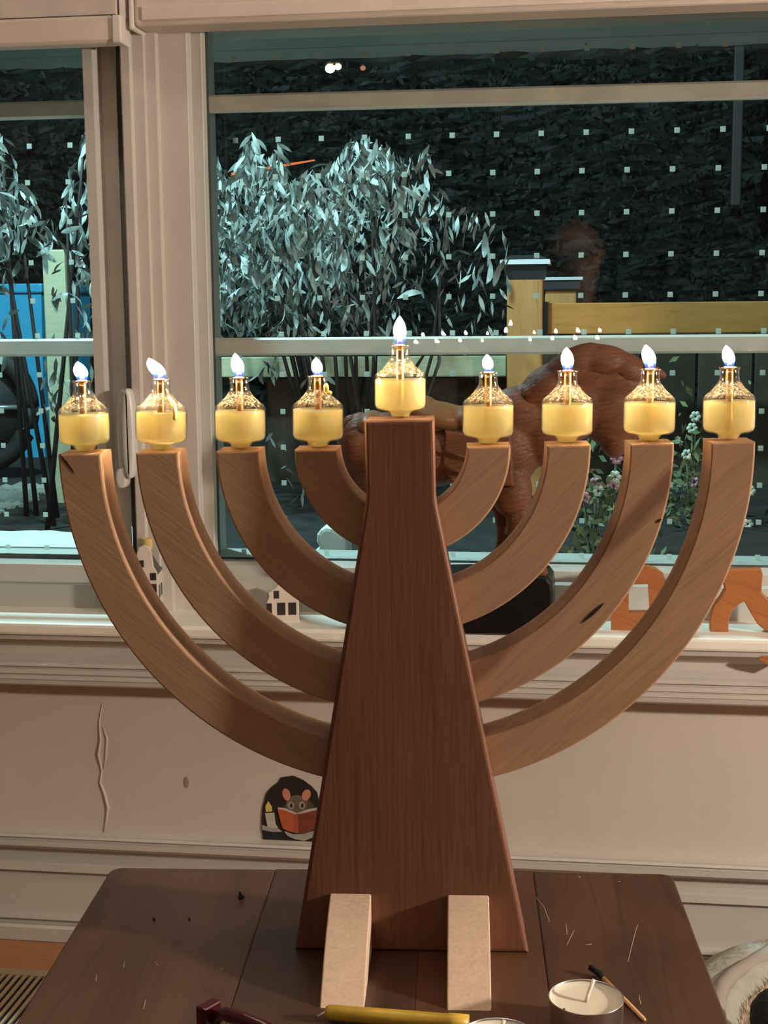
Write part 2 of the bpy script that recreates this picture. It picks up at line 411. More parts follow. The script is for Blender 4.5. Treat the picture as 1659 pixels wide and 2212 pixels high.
# white marker squares stuck on the outer pane
DOT, nt_, b_n = nodes('marker_dot_film')
b_n.inputs['Base Color'].default_value = (.9, .92, .86, 1)
tl_ = nt_.nodes.new('ShaderNodeBsdfTranslucent'); tl_.inputs[0].default_value = (.9, .92, .86, 1)
mx_ = nt_.nodes.new('ShaderNodeMixShader'); mx_.inputs[0].default_value = .55
nt_.links.new(b_n.outputs[0], mx_.inputs[1]); nt_.links.new(tl_.outputs[0], mx_.inputs[2]); nt_.links.new(mx_.outputs[0], nt_.nodes['Material Output'].inputs[0])
s = .0034
bm = bmesh.new(); add_box(bm, (-s, 0, -s), (s, .0004, s)); dme = bpy.data.meshes.new('marker_dot'); bm.to_mesh(dme); bm.free(); dme.materials.append(DOT)
k = 1.888 / 1.8
rows = [.3070, .2075, .1617, .1114, .0599, .0106, -.0345, -.0856, -.1330, -.1790, -.2251, -.2715, -.316]
for ri, rz_ in enumerate(rows):
    for ci in range(-6, 19):
        x = (-.44 + .05455 * ci + (-.0045 if 2 <= ri <= 5 else 0)) * k; z = rz_ * k + CZ
        if x > .56 or (xs - .0 < x < xj + .02): continue
        par = win1 if x > xj else win2
        o = bpy.data.objects.new('marker_dot', dme); COL.objects.link(o); o.parent = par
        o.location = (x, (pane_y(x, z, YB, AB, BB) if par is win1 else 1.878) + .002, z); o.rotation_euler = (0, 0, AB)
# lock handle on the left window's stile
hx = P(262, 940, 1.76)
LOCK = mat('lock_white', (.62, .60, .56), .35, spec=.5)
def oval(cx, cz, hw, hh, n=20): return [(cx + hw * math.copysign(abs(math.cos(t)) ** .8, math.cos(t)), cz + hh * math.copysign(abs(math.sin(t)) ** .75, math.sin(t))) for t in [2 * math.pi * i / n for i in range(n)]]
c = P(268, 940, 1.775)
prism('lock_plate', oval(c.x, c.z, .0105, .060), 'y', 1.774, 1.805, LOCK, win2, .003)
c = P(276, 938, 1.75)
prism('lock_handle', oval(c.x, c.z, .0085, .058), 'y', 1.748, 1.772, LOCK, win2, .005, 3)
c = P(265, 1032, 1.76)
prism('lock_lever', oval(c.x, c.z, .0075, .013), 'y', 1.752, 1.775, LOCK, win2, .003)
# ================================================================ blinds
BL = mat('blind_rail', (.58, .50, .43), .5, var=.05, scale=8, spec=.3)
BL2 = mat('blind_cap', (.64, .58, .52), .4)
b1 = empty('roller_blind', (0, 1.74, P(700, 40, 1.74).z), 0, 'raised pale blind cassette above the large right window', 'blind', 'window blinds')
zb = P(440, 51, 1.735).z - b1.location.z
xb = P(279, 30, 1.735).x
xbe = P(289, 30, 1.735).x
box('cassette', (xbe, -.005, zb), (X1R, .05, zb + .12), BL, b1, .004)
box('bottom_bar', (xbe + .01, -.008, zb + .006), (X1R - .01, -.005, zb + .022), BL, b1, .001)
box('end_cap', (xb, -.008, zb - .004), (xbe, .05, zb + .13), BL2, b1, .002)
b2 = empty('roller_blind', (0, 1.72, P(100, 97, 1.72).z), 0, 'lower hanging blind rail with end cap over the left window', 'blind', 'window blinds')
zb = 0
x2 = P(243, 60, 1.72).x; x3 = P(263, 60, 1.72).x
box('bottom_rail', (XG2L, 0, 0), (x2, .03, P(100, 37, 1.72).z - b2.location.z), BL, b2, .004)
bm = add_box(bmesh.new(), (XG2L, .004, .034), (x2 + .003, .034, .16)); link_mesh('folded_shade', bm, mat('shade_fabric', (.52, .45, .40), .8, var=.08, scale=30), b2)
box('end_cap', (x2, -.004, -.001), (x3, .034, P(250, 33, 1.72).z - b2.location.z), BL2, b2, .002)
box('mounting_strip', (x2 + .006, .01, .03), (x2 + .012, .03, .2), BL2, b2)
# ================================================================ side table
ht = .37
B0 = PZ(889, 2055.5, CZ - ht); ZT = B0.z
table = empty('side_table', (B0.x, B0.y, 0), TH, 'low dark brown wooden table with rounded corners under the menorah', 'table')
TW = [wood('table_wood_%d' % i, c1, c2, (0, 0, math.pi / 2), (5, 34, 34), .6, .34, .45, coat=.14)
      for i, (c1, c2) in enumerate((((.115, .058, .036), (.06, .03, .02)), ((.085, .045, .03), (.045, .022, .015)), ((.125, .058, .034), (.06, .028, .018)), ((.105, .05, .03), (.05, .024, .015))))]
XA, XB_, YN, YFAR, TT = -.2045, .167, -.33, .119, .022
cuts = [XA, -.094, .004, .076, XB_]
for i in range(4):
    a, b = cuts[i] + (.0002 if i else 0), cuts[i + 1]
    rc = .009
    pts = [(a, YN), (b, YN)]
    if i == 3: pts += [(b, YFAR - rc)] + [(b - rc + rc * math.cos(t), YFAR - rc + rc * math.sin(t)) for t in [math.pi / 10 * q for q in range(1, 5)]] + [(b - rc, YFAR)]
    else: pts += [(b, YFAR)]
    if i == 0: pts += [(a + rc, YFAR)] + [(a + rc - rc * math.sin(t), YFAR - rc + rc * math.cos(t)) for t in [math.pi / 10 * q for q in range(1, 5)]] + [(a, YFAR - rc)]
    else: pts += [(a, YFAR)]
    prism('top_board', pts, 'z', ZT - TT, ZT, TW[i], table, .0012 if i in (0, 3) else 0)
for sx in (XA + .035, XB_ - .035):
    for sy in (YN + .035, YFAR - .035):
        bm = bmesh.new()
        add_prism(bm, [(sx - .018, sy - .018), (sx + .018, sy - .018), (sx + .018, sy + .018), (sx - .018, sy + .018)], 'z', 0, ZT - TT)
        link_mesh('leg', bm, TW[1], table)
bm = bmesh.new()
add_box(bm, (XA + .03, YFAR - .045, ZT - TT - .07), (XB_ - .03, YFAR - .027, ZT - TT)); add_box(bm, (XA + .03, YN + .027, ZT - TT - .07), (XB_ - .03, YN + .045, ZT - TT))
add_box(bm, (XA + .027, YN + .03, ZT - TT - .07), (XA + .045, YFAR - .03, ZT - TT)); add_box(bm, (XB_ - .045, YN + .03, ZT - TT - .07), (XB_ - .027, YFAR - .03, ZT - TT))
link_mesh('apron', bm, TW[1], table)
# scratches and pale flecks in the finish
SCR = mat('scratch', (.40, .30, .24), .5)
rotT = Matrix.Rotation(TH, 4, 'Z'); MT = Matrix.Translation((B0.x, B0.y, 0)) @ rotT; MTi = MT.inverted()
def tl(px, py, z=0): 
    p = MTi @ PZ(px, py, ZT + z); return p
bm = bmesh.new()
for pts in (((1157, 1938), (1175, 1960), (1187, 1992)), ((1240, 2010), (1224, 2042)), ((1377, 1998), (1370, 2022), (1356, 2078)), ((1278, 2040), (1262, 2042)), ((268, 2078), (267, 2090)), ((208, 2105), (207, 2120)), ((340, 2085), (335, 2078)), ((314, 2160), (310, 2180)), ((482, 2092), (476, 2096)), ((1245, 1894), (1254, 1895)), ((1333, 1905), (1340, 1905)), ((1222, 1995), (1225, 2020)), ((1380, 2150), (1384, 2170))):
    add_tube(bm, [tl(x, y, -.00012) for x, y in pts], .0003, 6)
bmesh.ops.recalc_face_normals(bm, faces=bm.faces)
link_mesh('scratches', bm, SCR, table, True)['kind'] = 'stuff'
# ================================================================ the menorah
CHERRY = wood('cherry_wood', (.215, .092, .052), (.13, .05, .03), (0, math.pi / 2, 0), (5, 60, 60), .55, .5, .3)
def maple(n, ang, streak=None, c=(.50, .30, .18)): return wood('maple_wood_' + n, c, tuple(x * .5 for x in c), (0, R(ang), 0), (5, 60, 60), .28, .5, .3, streak)
MAP_L = maple('left', -38); MAP_R = maple('right', 42)
MAP_F = wood('maple_foot', (.78, .58, .43), (.55, .39, .28), (0, R(50), 0), (5, 80, 80), .3, .5, .3)
men = empty('menorah', (B0.x, B0.y, ZT), TH, 'nine-branched wooden menorah with dark cherry body and pale maple arms', 'menorah')
FP, AT = .0123, .0285
OUT = [(-.0678, 0), (.0675, 0), (.0158, .2610), (.0152, .2665), (.01445, .3083), (-.0239, .3078), (-.0234, .2665), (-.0240, .2610)]
prism('front_panel', OUT, 'y', 0, FP, CHERRY, men, .0022, 3)
cx0 = sum(p[0] for p in OUT) / len(OUT)
IN = [(-.0664, 0), (.0668, 0), (.0150, .2610), (.0145, .2665), (.0138, .3075), (-.0232, .3070), (-.0226, .2665), (-.0232, .2610)]
prism('rear_panel', IN, 'y', FP + .0003, FP + AT, CHERRY, men, .002, 3)
AC = Vector((-.0038, .2912)); AROT = .0138
RAD = (.1950, .1506, .1048, .0604); AW = .0242; TOPZ = .0
def arm_pt(side, r, t):        # t = 0 top (horizontal radius) ... pi/2 bottom
    x = side * r * math.cos(t); z = -r * 1.012 * math.sin(t)
    c, s_ = math.cos(AROT), math.sin(AROT)
    return (AC.x + x * c - z * s_, AC.y + x * s_ + z * c)
def body_edge(side, z):
    z = max(0, min(.26, z))
    return (.0675 + (.0158 - .0675) * z / .261 - .004) if side > 0 else (-.0678 + (-.0240 + .0678) * z / .261 + .004)
def arm(side, i, m):
    ro, ri = RAD[i], RAD[i] - AW
    n = 40; outer, inner = [], []
    for r, lst in ((ro, outer), (ri, inner)):
        for q in range(n + 1):
            t = math.pi / 2 * q / n
            p = arm_pt(side, r, t)
            be = body_edge(side, p[1])
            lst.append(p)
            if (side > 0 and p[0] < be) or (side < 0 and p[0] > be):
                break
    pts = outer + inner[::-1]
    return prism('arm', pts, 'y', FP + .0006, FP + AT - .0006, m, men, .0011, 2)
STREAK = maple('streaked', 45, (.0895, .0075, (.235, .115, .068)))
arms = {}
for i in range(4):
    arms[(-1, i)] = arm(-1, i, MAP_L)
    arms[(1, i)] = arm(1, i, MAP_R if i != 1 else STREAK)
# feet leaning on the front
for x0, x1 in ((-.0468, -.0230), (.0210, .0446)):
    cp = [(-.0683, 0), (-.0005, 0), (-.0005, .0349)] + [(-.0683 * t - .0005 * 0 - .0022 * math.sin(math.pi * t), .0349 * (1 - t) + .0030 * math.sin(math.pi * t)) for t in [q / 10 for q in range(1, 10)]]
    prism('foot', cp, 'x', x0, x1, MAP_F, men, .0007, 2)
# black bark flecks inlaid in the arms
def loc_men(px, py, off):
    d = ray(px, py); n = Vector((-math.sin(TH), math.cos(TH), 0)); b = Vector((B0.x, B0.y, ZT - CZ))
    s_ = (b.dot(n) + off) / d.dot(n); q = d * s_ - b
    return (q.dot(Vector((math.cos(TH), math.sin(TH), 0))), q.z)
INK = mat('bark_black', (.012, .008, .006), .6)
def fleck(parent, a, b, wid):
    (x0, z0_), (x1, z1_) = loc_men(*a, FP), loc_men(*b, FP)
    dx, dz = x1 - x0, z1_ - z0_; L = math.hypot(dx, dz); nx, nz = -dz / L, dx / L
    pts = []
    for t, w_ in ((0, 0), (.2, .7), (.5, 1), (.8, .8), (1, .1)): pts.append((x0 + dx * t + nx * wid * w_, z0_ + dz * t + nz * wid * w_))
    for t, w_ in ((.8, .6), (.5, .9), (.2, .6)): pts.append((x0 + dx * t - nx * wid * w_, z0_ + dz * t - nz * wid * w_))
    prism('bark_fleck', pts, 'y', FP + .0003, FP + .003, INK, parent)
fleck(arms[(-1, 0)], (128, 981), (161, 1023), .0006)
fleck(arms[(1, 1)], (1256, 1347), (1306, 1303), .0010)
fleck(arms[(1, 1)], (1419, 1130), (1429, 1121), .0007)
# ================================================================ oil bottles with flames
GLASS = thin_glass('bottle_glass', (.985, .96, .90), 1.48, 0.02, bump=.9, bscale=620, zlo=.0232, zhi=.0330, haze=.75, hazecol=(.95, .80, .52), gain=1.3, cap=.30)
def oil_mat():
    m, nt, b = nodes('lamp_oil'); N, L = nt.nodes.new, nt.links.new
    b.inputs['Base Color'].default_value = (.98, .92, .60, 1); b.inputs['Roughness'].default_value = .12
    b.inputs['Subsurface Weight'].default_value = 1; b.inputs['Subsurface Radius'].default_value = (1.0, .75, .28); b.inputs['Subsurface Scale'].default_value = .018
    tr = N('ShaderNodeBsdfTransparent'); tr.inputs[0].default_value = (1, .93, .66, 1)
    t2 = N('ShaderNodeBsdfTranslucent'); t2.inputs[0].default_value = (1, .94, .62, 1)
    mx = N('ShaderNodeMixShader'); mx.inputs[0].default_value = .36
    ma = N('ShaderNodeMixShader'); ma.inputs[0].default_value = .6
    L(b.outputs[0], ma.inputs[1]); L(t2.outputs[0], ma.inputs[2])
    L(ma.outputs[0], mx.inputs[1]); L(tr.outputs[0], mx.inputs[2]); L(mx.outputs[0], nt.nodes['Material Output'].inputs[0])
    return m
OIL = oil_mat()
BRASS = mat('wick_tube_brass', (.75, .45, .20), .3, 1)
WICK = mat('charred_wick', (.10, .06, .05), .8)
DRIP = mat('wax_drip', (.85, .62, .25), .35)
def flame_mat():
    m, nt, b = nodes('flame'); N, L = nt.nodes.new, nt.links.new; nt.nodes.remove(b)
    tc = N('ShaderNodeTexCoord'); sx = N('ShaderNodeSeparateXYZ'); L(tc.outputs['Generated'], sx.inputs[0])
    cr = N('ShaderNodeValToRGB'); e = cr.color_ramp.elements
    e[0].position = .0; e[0].color = (.02, .06, .55, 1); e[1].position = 1; e[1].color = (1, .70, .38, 1)
    for p_, c_ in ((.20, (.05, .14, 1, 1)), (.30, (.75, .55, .5, 1)), (.42, (1, .80, .52, 1))): e.new(p_).color = c_
    L(sx.outputs['Z'], cr.inputs[0])
    st = N('ShaderNodeValToRGB'); e = st.color_ramp.elements
    e[0].position = .05; e[0].color = (.003, .003, .003, 1); e[1].position = .5; e[1].color = (1, 1, 1, 1); e.new(.24).color = (.007, .007, .007, 1); e.new(.32).color = (.06, .06, .06, 1)
    L(sx.outputs['Z'], st.inputs[0])
    mu = N('ShaderNodeMath'); mu.operation = 'MULTIPLY'; mu.inputs[1].default_value = 1150; L(st.outputs[0], mu.inputs[0])
    em = N('ShaderNodeEmission'); L(cr.outputs[0], em.inputs[0]); L(mu.outputs[0], em.inputs[1])
    tr = N('ShaderNodeBsdfTransparent')
    fa = N('ShaderNodeValToRGB'); e = fa.color_ramp.elements; e[0].position = .0; e[0].color = (.35, .35, .35, 1); e[1].position = .4; e[1].color = (.8, .8, .8, 1)
    L(sx.outputs['Z'], fa.inputs[0])
    mx = N('ShaderNodeMixShader'); L(fa.outputs[0], mx.inputs[0]); L(tr.outputs[0], mx.inputs[1]); L(em.outputs[0], mx.inputs[2])
    L(mx.outputs[0], nt.nodes['Material Output'].inputs[0])
    m.cycles.emission_sampling = 'FRONT_BACK'
    return m
FLAME = flame_mat()
GPROF = [(.0056, 0), (.0058, .0008), (.0060, .0020), (.0068, .0031), (.0088, .0038), (.0120, .0042), (.0137, .0052), (.0146, .0072), (.0147, .0110), (.0147, .0190), (.0146, .0222), (.0142, .0236), (.0132, .0248), (.0110, .0266), (.0085, .0290), (.0066, .0315), (.0057, .0335), (.0054, .0350), (.0054, .0388), (.0057, .0394), (.0061, .0398), (.0061, .0403), (.0056, .0405), (.0050, .0404)]
OPROF = [(.0001, .0006), (.0050, .0008), (.0054, .0022), (.0064, .0036), (.0085, .0043), (.0118, .0049), (.0134, .0058), (.0141, .0076), (.01415, .0110), (.0141, .0205), (.0139, .0216), (.0001, .0214)]
MAST = {}
def bottle_meshes():
    bm = add_lathe(bmesh.new(), GPROF, 40, False)
    MAST['glass'] = bm
bottle_w = [(-1, 0), (-1, 1), (-1, 2), (-1, 3), None, (1, 3), (1, 2), (1, 1), (1, 0)]
FL = [(-8, 40, 30), (-25, 44, 34), (-8, 51, 27), (-3, 38, 24), (0, 61, 27), (-3, 37, 23), (-3, 48, 27), (-11, 50, 29), (-8, 45, 26)]
names = ['at the far left end of the menorah', 'with a wax drip, second from the left', 'third from the left', 'just left of the raised centre bottle',
         'raised highest, on top of the dark centre post', 'just right of the raised centre bottle', 'third from the right', 'second from the right', 'at the far right end of the menorah']
shared = {}
for bi in range(9):
    key = bottle_w[bi]
    if key:
        p = arm_pt(key[0], RAD[key[1]] - AW / 2, 0); lx, lz = p
    else:
        lx, lz = (-.0049, .3078)
    ly = FP + AT * .5 if key else .022
    wpos = Vector((B0.x, B0.y, ZT)) + Matrix.Rotation(TH, 3, 'Z') @ Vector((lx, ly, lz + (.0003 if key else 0)))
    o = empty('oil_bottle', wpos, TH, 'lit glass oil bottle of yellow oil ' + names[bi], 'oil lamp', 'glass oil bottles burning on the menorah')
    o.rotation_euler = (0, [-.0, .02, 0, .005, 0, 0, 0, .005, -.012][bi], TH)
    def part(nm, build, m, smooth=True, own=False):
        if own or nm not in shared:
            bm = build(); bmesh.ops.recalc_face_normals(bm, faces=bm.faces)
            ob = link_mesh(nm, bm, m, o, smooth)
            if not own: shared[nm] = ob
        else:
            ob = shared[nm].copy(); COL.objects.link(ob); ob.parent = o
        return ob
    part('bottle', lambda: add_lathe(bmesh.new(), GPROF, 40, False), GLASS)
    part('oil', lambda: add_lathe(bmesh.new(), OPROF, 40, False), OIL)
    part('wick_tube', lambda: add_lathe(bmesh.new(), [(.0024, .0003), (.0024, .012), (.0022, .014), (.0022, .037), (.0021, .0402), (.0010, .0402)], 20, True), BRASS)
    part('collar', lambda: add_lathe(bmesh.new(), [(.0022, .0394), (.0031, .0397), (.0034, .0402), (.0031, .0407), (.0018, .0408)], 24, False), BRASS)
    part('wick', lambda: add_lathe(bmesh.new(), [(.0014, .0402), (.0015, .0432), (.0011, .0440), (.0002, .0442)], 12, True), WICK)
    lean, hh, ww = FL[bi]
    u = .80 / F; H = hh * u; W2 = ww * u / 2; LN = lean * u
    def fb():
        pr = []
        for q in range(15):
            t = q / 14
            rr = W2 * (math.sin(math.pi * min(1, t * .62 + .20)) ** .85 if t < .48 else math.cos((t - .48) / .52 * math.pi / 2) ** .80 * .985) if t < 1 else .00005
            pr.append((max(rr, .00005), t * H))
        bm = add_lathe(bmesh.new(), pr, 20, False)
        for v in bm.verts:
            t = v.co.z / H; v.co.x += LN * t ** 1.3 * (1.0) ; v.co.y *= .9
        return bm
    fo = part('flame', fb, FLAME, True, True); fo.location = (0, 0, .0407)
    if bi == 1:
        def db():
            bm = bmesh.new()
            add_tube(bm, [(.0055, -.0056, .0310), (.0074, -.0072, .0285), (.0090, -.0088, .0260), (.0099, -.0105, .0238), (.0100, -.0112, .0215), (.0101, -.0112, .0190), (.0102, -.0111, .0178)], [.0008, .0015, .0017, .0014, .0010, .0013, .0006], 8)
            return bm
        part('wax_drip', db, DRIP, True, True)
    if bi == 3:
        def db2():
            bm = bmesh.new(); add_ell(bm, (.0052, -.0030, .0335), (.0016, .0014, .0030), sub=2); add_ell(bm, (.0066, -.0034, .0310), (.0020, .0014, .0014), sub=2); return bm
        part('wax_drip', db2, DRIP, True, True)
# ================================================================ small things on the table
ALU = mat('tealight_aluminium', (.72, .70, .67), .28, 1)
WAX = mat('tealight_wax', (.78, .72, .60), .35, var=.03, scale=60); 
WX = WAX.node_tree.nodes['Principled BSDF']; WX.inputs['Subsurface Weight'].default_value = .35; WX.inputs['Subsurface Scale'].default_value = .004
WICKW = mat('white_wick', (.80, .74, .63), .7)
def tealight(px, py, label, wick_dir, first=None):
    c = PZ(px, py, ZT + .0165)
    o = empty('tealight', (c.x, c.y, ZT + .0002), TH, label, 'candle', 'unlit tealights on the table')
    bm = add_lathe(bmesh.new(), [(.0001, 0), (.0180, 0), (.0188, .0008), (.0191, .0165), (.0194, .0170), (.0191, .0173), (.0187, .0168), (.0185, .0120)], 48, False); link_mesh('cup', bm, ALU, o, True)
    bm = add_lathe(bmesh.new(), [(.0001, .0142), (.006, .0143), (.0150, .0146), (.0178, .0152), (.0187, .0162)], 48, False)
    bmesh.ops.recalc_face_normals(bm, faces=bm.faces); link_mesh('wax', bm, WAX, o, True)
    dx, dy = wick_dir
    tube('wick', [(0, 0, .0140), (dx * .2, dy * .2, .0170), (dx * .6, dy * .6, .0205), (dx, dy, .0235)], [.0011, .0010, .0010, .0011], WICKW, o)
    return o
t1 = tealight(1266, 2156, 'unlit white tealight in a metal cup beside the burnt match', (.0045, .006))
bm = bmesh.new(); add_ell(bm, (-.0120, -.0105, .0155), (.0007, .0007, .0004)); link_mesh('soot_speck', bm, INK, t1, True)
tealight(1076, 2244, 'unlit white tealight cut off by the bottom edge of the photo', (.003, .005))
# match
a, b = PZ(1392, 2203, ZT + .0011), PZ(1302, 2112, ZT + .0016)
d = (b - a)
mt_ = empty('matchstick', a, 0, 'burnt wooden match with a black head lying by the tealight', 'match')
MW = wood('match_wood', (.72, .42, .20), (.5, .27, .12), (0, 0, R(-45)), (20, 200, 200), .4)
tube('stick', [(0, 0, 0), d * .5, d], [.0012, .0013, .0012], MW, mt_, 6)
h_ = PZ(1274, 2086, ZT + .0042) - a
tube('burnt_head', [d * .985, d + (h_ - d) * .3 + Vector((.0006, 0, 0)), d + (h_ - d) * .6, d + (h_ - d) * .85 + Vector((-.0005, 0, 0)), h_], [.0012, .0021, .0017, .0019, .0007], mat('char', (.006, .005, .005), .7, bump=1, bscale=900), mt_, 8)
# beeswax taper
a, b = PZ(704, 2186, ZT + .0045), PZ(1012, 2212, ZT + .0045)
yc = empty('taper_candle', a, 0, 'thin yellow beeswax taper lying in front of the menorah feet', 'candle')
d = b - a
YW_ = mat('yellow_wax', (.62, .42, .045), .4, var=.08, scale=120); YW_.node_tree.nodes['Principled BSDF'].inputs['Subsurface Weight'].default_value = .2; YW_.node_tree.nodes['Principled BSDF'].inputs['Subsurface Scale'].default_value = .003
tube('wax', [(0, 0, 0), d * .03, d * .5, d * .85, d * .87, d * 1.0], [.0030, .0040, .0043, .0044, .0049, .0048], YW_, yc, 14)
tube('wick', [(0, 0, 0), -d * .02 + Vector((0, 0, -.001)), -d * .06 + Vector((0, 0, -.003))], [.0008, .0007, .0006], WICKW, yc, 6)
# eyeglasses, folded, only a rim corner in view
g = PZ(535, 2318, ZT + .012)
eg = empty('eyeglasses', (g.x, g.y, ZT), TH + R(-34), 'dark red plastic eyeglasses at the lower left of the tabletop', 'eyeglasses')
RED = mat('burgundy_acetate', (.055, .006, .010), .22, spec=.6)
for sx, nm in ((0, 0), (.064, 1)):
    pts = []
    n = 28
    for i in range(n + 1):
        t = 2 * math.pi * i / n; c_, s_ = math.cos(t), math.sin(t)
        pts.append((sx + .0245 * math.copysign(abs(c_) ** .7, c_), .004 * c_ * c_, .0205 + .0185 * math.copysign(abs(s_) ** .75, s_)))
    tube('rim', pts, .0031, RED, eg, 8)
    bm = bmesh.new(); v = [bm.verts.new((p[0], p[1], p[2])) for p in pts[:-1]]; bm.faces.new(v)
    link_mesh('lens', bm, thin_glass('lens_glass', (.96, .97, .96), 1.5) if 'lens_glass' not in MATS else MATS['lens_glass'], eg)
tube('bridge', [(.0225, .002, .026), (.032, -.001, .030), (.0415, .002, .026)], .0019, RED, eg, 8)
for sx, dr in ((-.0265, 1), (.0905, -1)):
    box('hinge_block', (sx - .003, -.004, .028), (sx + .003, .008, .0385), RED, eg, .001)
    tube('temple', [(sx, .004, .033), (sx + dr * .03, .010, .030), (sx + dr * .08, .012, .022), (sx + dr * .115, .012, .006)], [.0022, .002, .002, .0022], RED, eg, 8)
# charred crumbs
for i, (px, py, r, lab) in enumerate(((521, 1937, .0021, 'largest black charred crumb on the back of the table'), (333, 1986, .0010, 'tiny black crumb on the shaded table, left of the other'), (409, 1985, .0008, 'tiny black crumb on the shaded table, right of the other'))):
    c = PZ(px, py, ZT + r * .7); bm = bmesh.new()
    add_ell(bm, (0, 0, 0), (r, r * .7, r * .8), (0, .3, .5), 2); add_ell(bm, (-r * .3, 0, r * .9), (r * .45, r * .4, r * .7), (0, 0, 0), 2)
    for v in bm.verts: v.co *= 1 + random.uniform(-.18, .18)
    o = link_mesh('crumb', bm, INK, None, False, c); tag(o, lab, 'crumb', 'charred crumbs on the table')
# ================================================================ things on the sill
def sill_at(px, py): return PZ(px, py, zs)
# canal house miniatures
CER = mat('glazed_ceramic', (.66, .58, .50), .25, var=.04, scale=60, spec=.5)
PANEB = mat('painted_window', (.035, .03, .028), .3)
ROOF = mat('dark_glaze', (.02, .022, .024), .25)
def canal_house(px, py, wid, hgt, dep, label, gable, wins, rz, cork=False):
    c = sill_at(px, py)
    o = empty('canal_house', c, rz, label, 'figurine', 'ceramic canal house miniatures on the sill')
    W2 = wid / 2
    if gable == 'bell':
        g_ = [(-W2, 0), (W2, 0), (W2, hgt * .62), (W2 * .72, hgt * .70), (W2 * .62, hgt * .88), (W2 * .42, hgt * .97), (0, hgt), (-W2 * .42, hgt * .97), (-W2 * .62, hgt * .88), (-W2 * .72, hgt * .70), (-W2, hgt * .62)]
    else:
        g_ = [(-W2, 0), (W2, 0), (W2, hgt * .58), (W2 * .86, hgt * .70), (W2 * .9, hgt * .80), (W2 * .55, hgt * .90), (W2 * .3, hgt), (-W2 * .3, hgt), (-W2 * .55, hgt * .90), (-W2 * .9, hgt * .80), (-W2 * .86, hgt * .70), (-W2, hgt * .58)]
    prism('facade', g_, 'y', -.003, .001, CER, o, .0008)
    prism('body', [(-W2 * .97, 0), (W2 * .97, 0), (W2 * .97, hgt * .6), (0, hgt * .86), (-W2 * .97, hgt * .6)], 'y', .001, dep, CER, o, .0008)
    bm = bmesh.new()
    for sgn in (-1, 1):
        add_prism(bm, [(sgn * W2 * 1.0, hgt * .585), (sgn * W2 * 1.0, hgt * .61), (0, hgt * .885), (0, hgt * .855)], 'y', .0015, dep + .0005)
    link_mesh('roof', bm, ROOF, o)
    box('plinth', (-W2 * 1.05, -.005, 0), (W2 * 1.05, .001, .003), CER, o, .0006)
    for (wx, wz, ww, wh) in wins:
        f_ = box('window', (wx - ww, -.0036, wz - wh), (wx + ww, -.0028, wz + wh), PANEB, o, .0003, 1)
    for q in (.35, .7):
        box('window', (W2 * .97 - .0003, dep * q - .004, hgt * .25), (W2 * .97 + .0006, dep * q + .003, hgt * .42), PANEB, o)
    if cork:
        bm = add_lathe(bmesh.new(), [(.0001, hgt * .90), (.0065, hgt * .90), (.0072, hgt * 1.05), (.0001, hgt * 1.05)], 16, False); ob = link_mesh('cork', bm, mat('cork', (.62, .45, .16), .8), o); ob.location = (0, dep * .5, 0)
u = 1.72 / F
canal_house(317, 1334, 56 * u, 170 * u, .045, 'tall narrow white canal house figurine with dark windows, left on the sill', 'bell',
            [(-.0085 + .004, 127 * u, .0036, .0045), (.0105, 97 * u, .0040, .0048), (-.0035, 97 * u, .0040, .0048), (.0110, 70 * u, .0036, .0055), (-.003, 70 * u, .0036, .0055), (.0108, 36 * u, .004, .007), (-.004, 34 * u, .004, .010), (.0045, 127 * u, .0001, .0001)], R(8), True)
canal_house(612, 1344, 72 * u, 86 * u, .038, 'squat white canal house figurine with round attic window, beside the menorah body', 'step',
            [(-.0175, 32 * u, .0034, .0075), (-.0022, 32 * u, .0052, .0080), (.0118, 32 * u, .0050, .0080), (-.008, 65 * u, .0034, .0050)], R(12))
# white scalloped piece standing outside the glass
yo = 2.02
def po(px, py): q = P(px, py, yo); return (q.x, q.z)
wo = prism('garden_ornament', [po(*q) for q in ((676, 1216), (676, 1196), (683, 1187), (690, 1184), (683, 1172), (684, 1155), (692, 1144), (703, 1139), (716, 1141), (732, 1150), (747, 1162), (747, 1216))], 'y', yo, yo + .06, mat('white_stone', (.88, .90, .82), .6, var=.06, scale=40), None, .006)
tag(wo, 'white scalloped ornament standing outside just behind the glass', 'ornament')
ledge_z = P(700, 1216, yo).z
lg = struct(box('exterior_ledge', (XL, 1.925, ledge_z - .06), (XR, 2.12, ledge_z), mat('ledge_stone', (.06, .06, .055), .7, var=.1, scale=20)))
# carved wooden animal on a black base
YH = PZ(1100, 1360, zs).y
HW = wood('carved_wood', (.15, .056, .024), (.06, .024, .012), (0, R(15), 0), (8, 40, 40), .6, .55, .3)
for n_ in HW.node_tree.nodes:
    if n_.type == 'BUMP': n_.inputs['Strength'].default_value = .5; n_.inputs['Distance'].default_value = .004
base_c = PZ(1090, 1358, zs)
hs = empty('carved_horse', base_c, 0, 'carved reddish wooden horse with bowed head standing on a black base', 'figurine')
def hl(px, py, dy=0):
    q = P(px, py, YH + dy) - base_c; return q
uh = YH / F
bm = bmesh.new()
E3 = lambda px, py, rx, rz_, ry=.030, rot=0, dy=0: add_ell(bm, hl(px, py, dy), (rx * uh, ry, rz_ * uh), (0, R(rot), 0), 3)
E3(830, 980, 92, 92, .045); E3(780, 960, 50, 72, .042); E3(930, 975, 110, 78, .045); E3(1040, 975, 100, 88, .043); E3(1090, 960, 82, 100, .040)
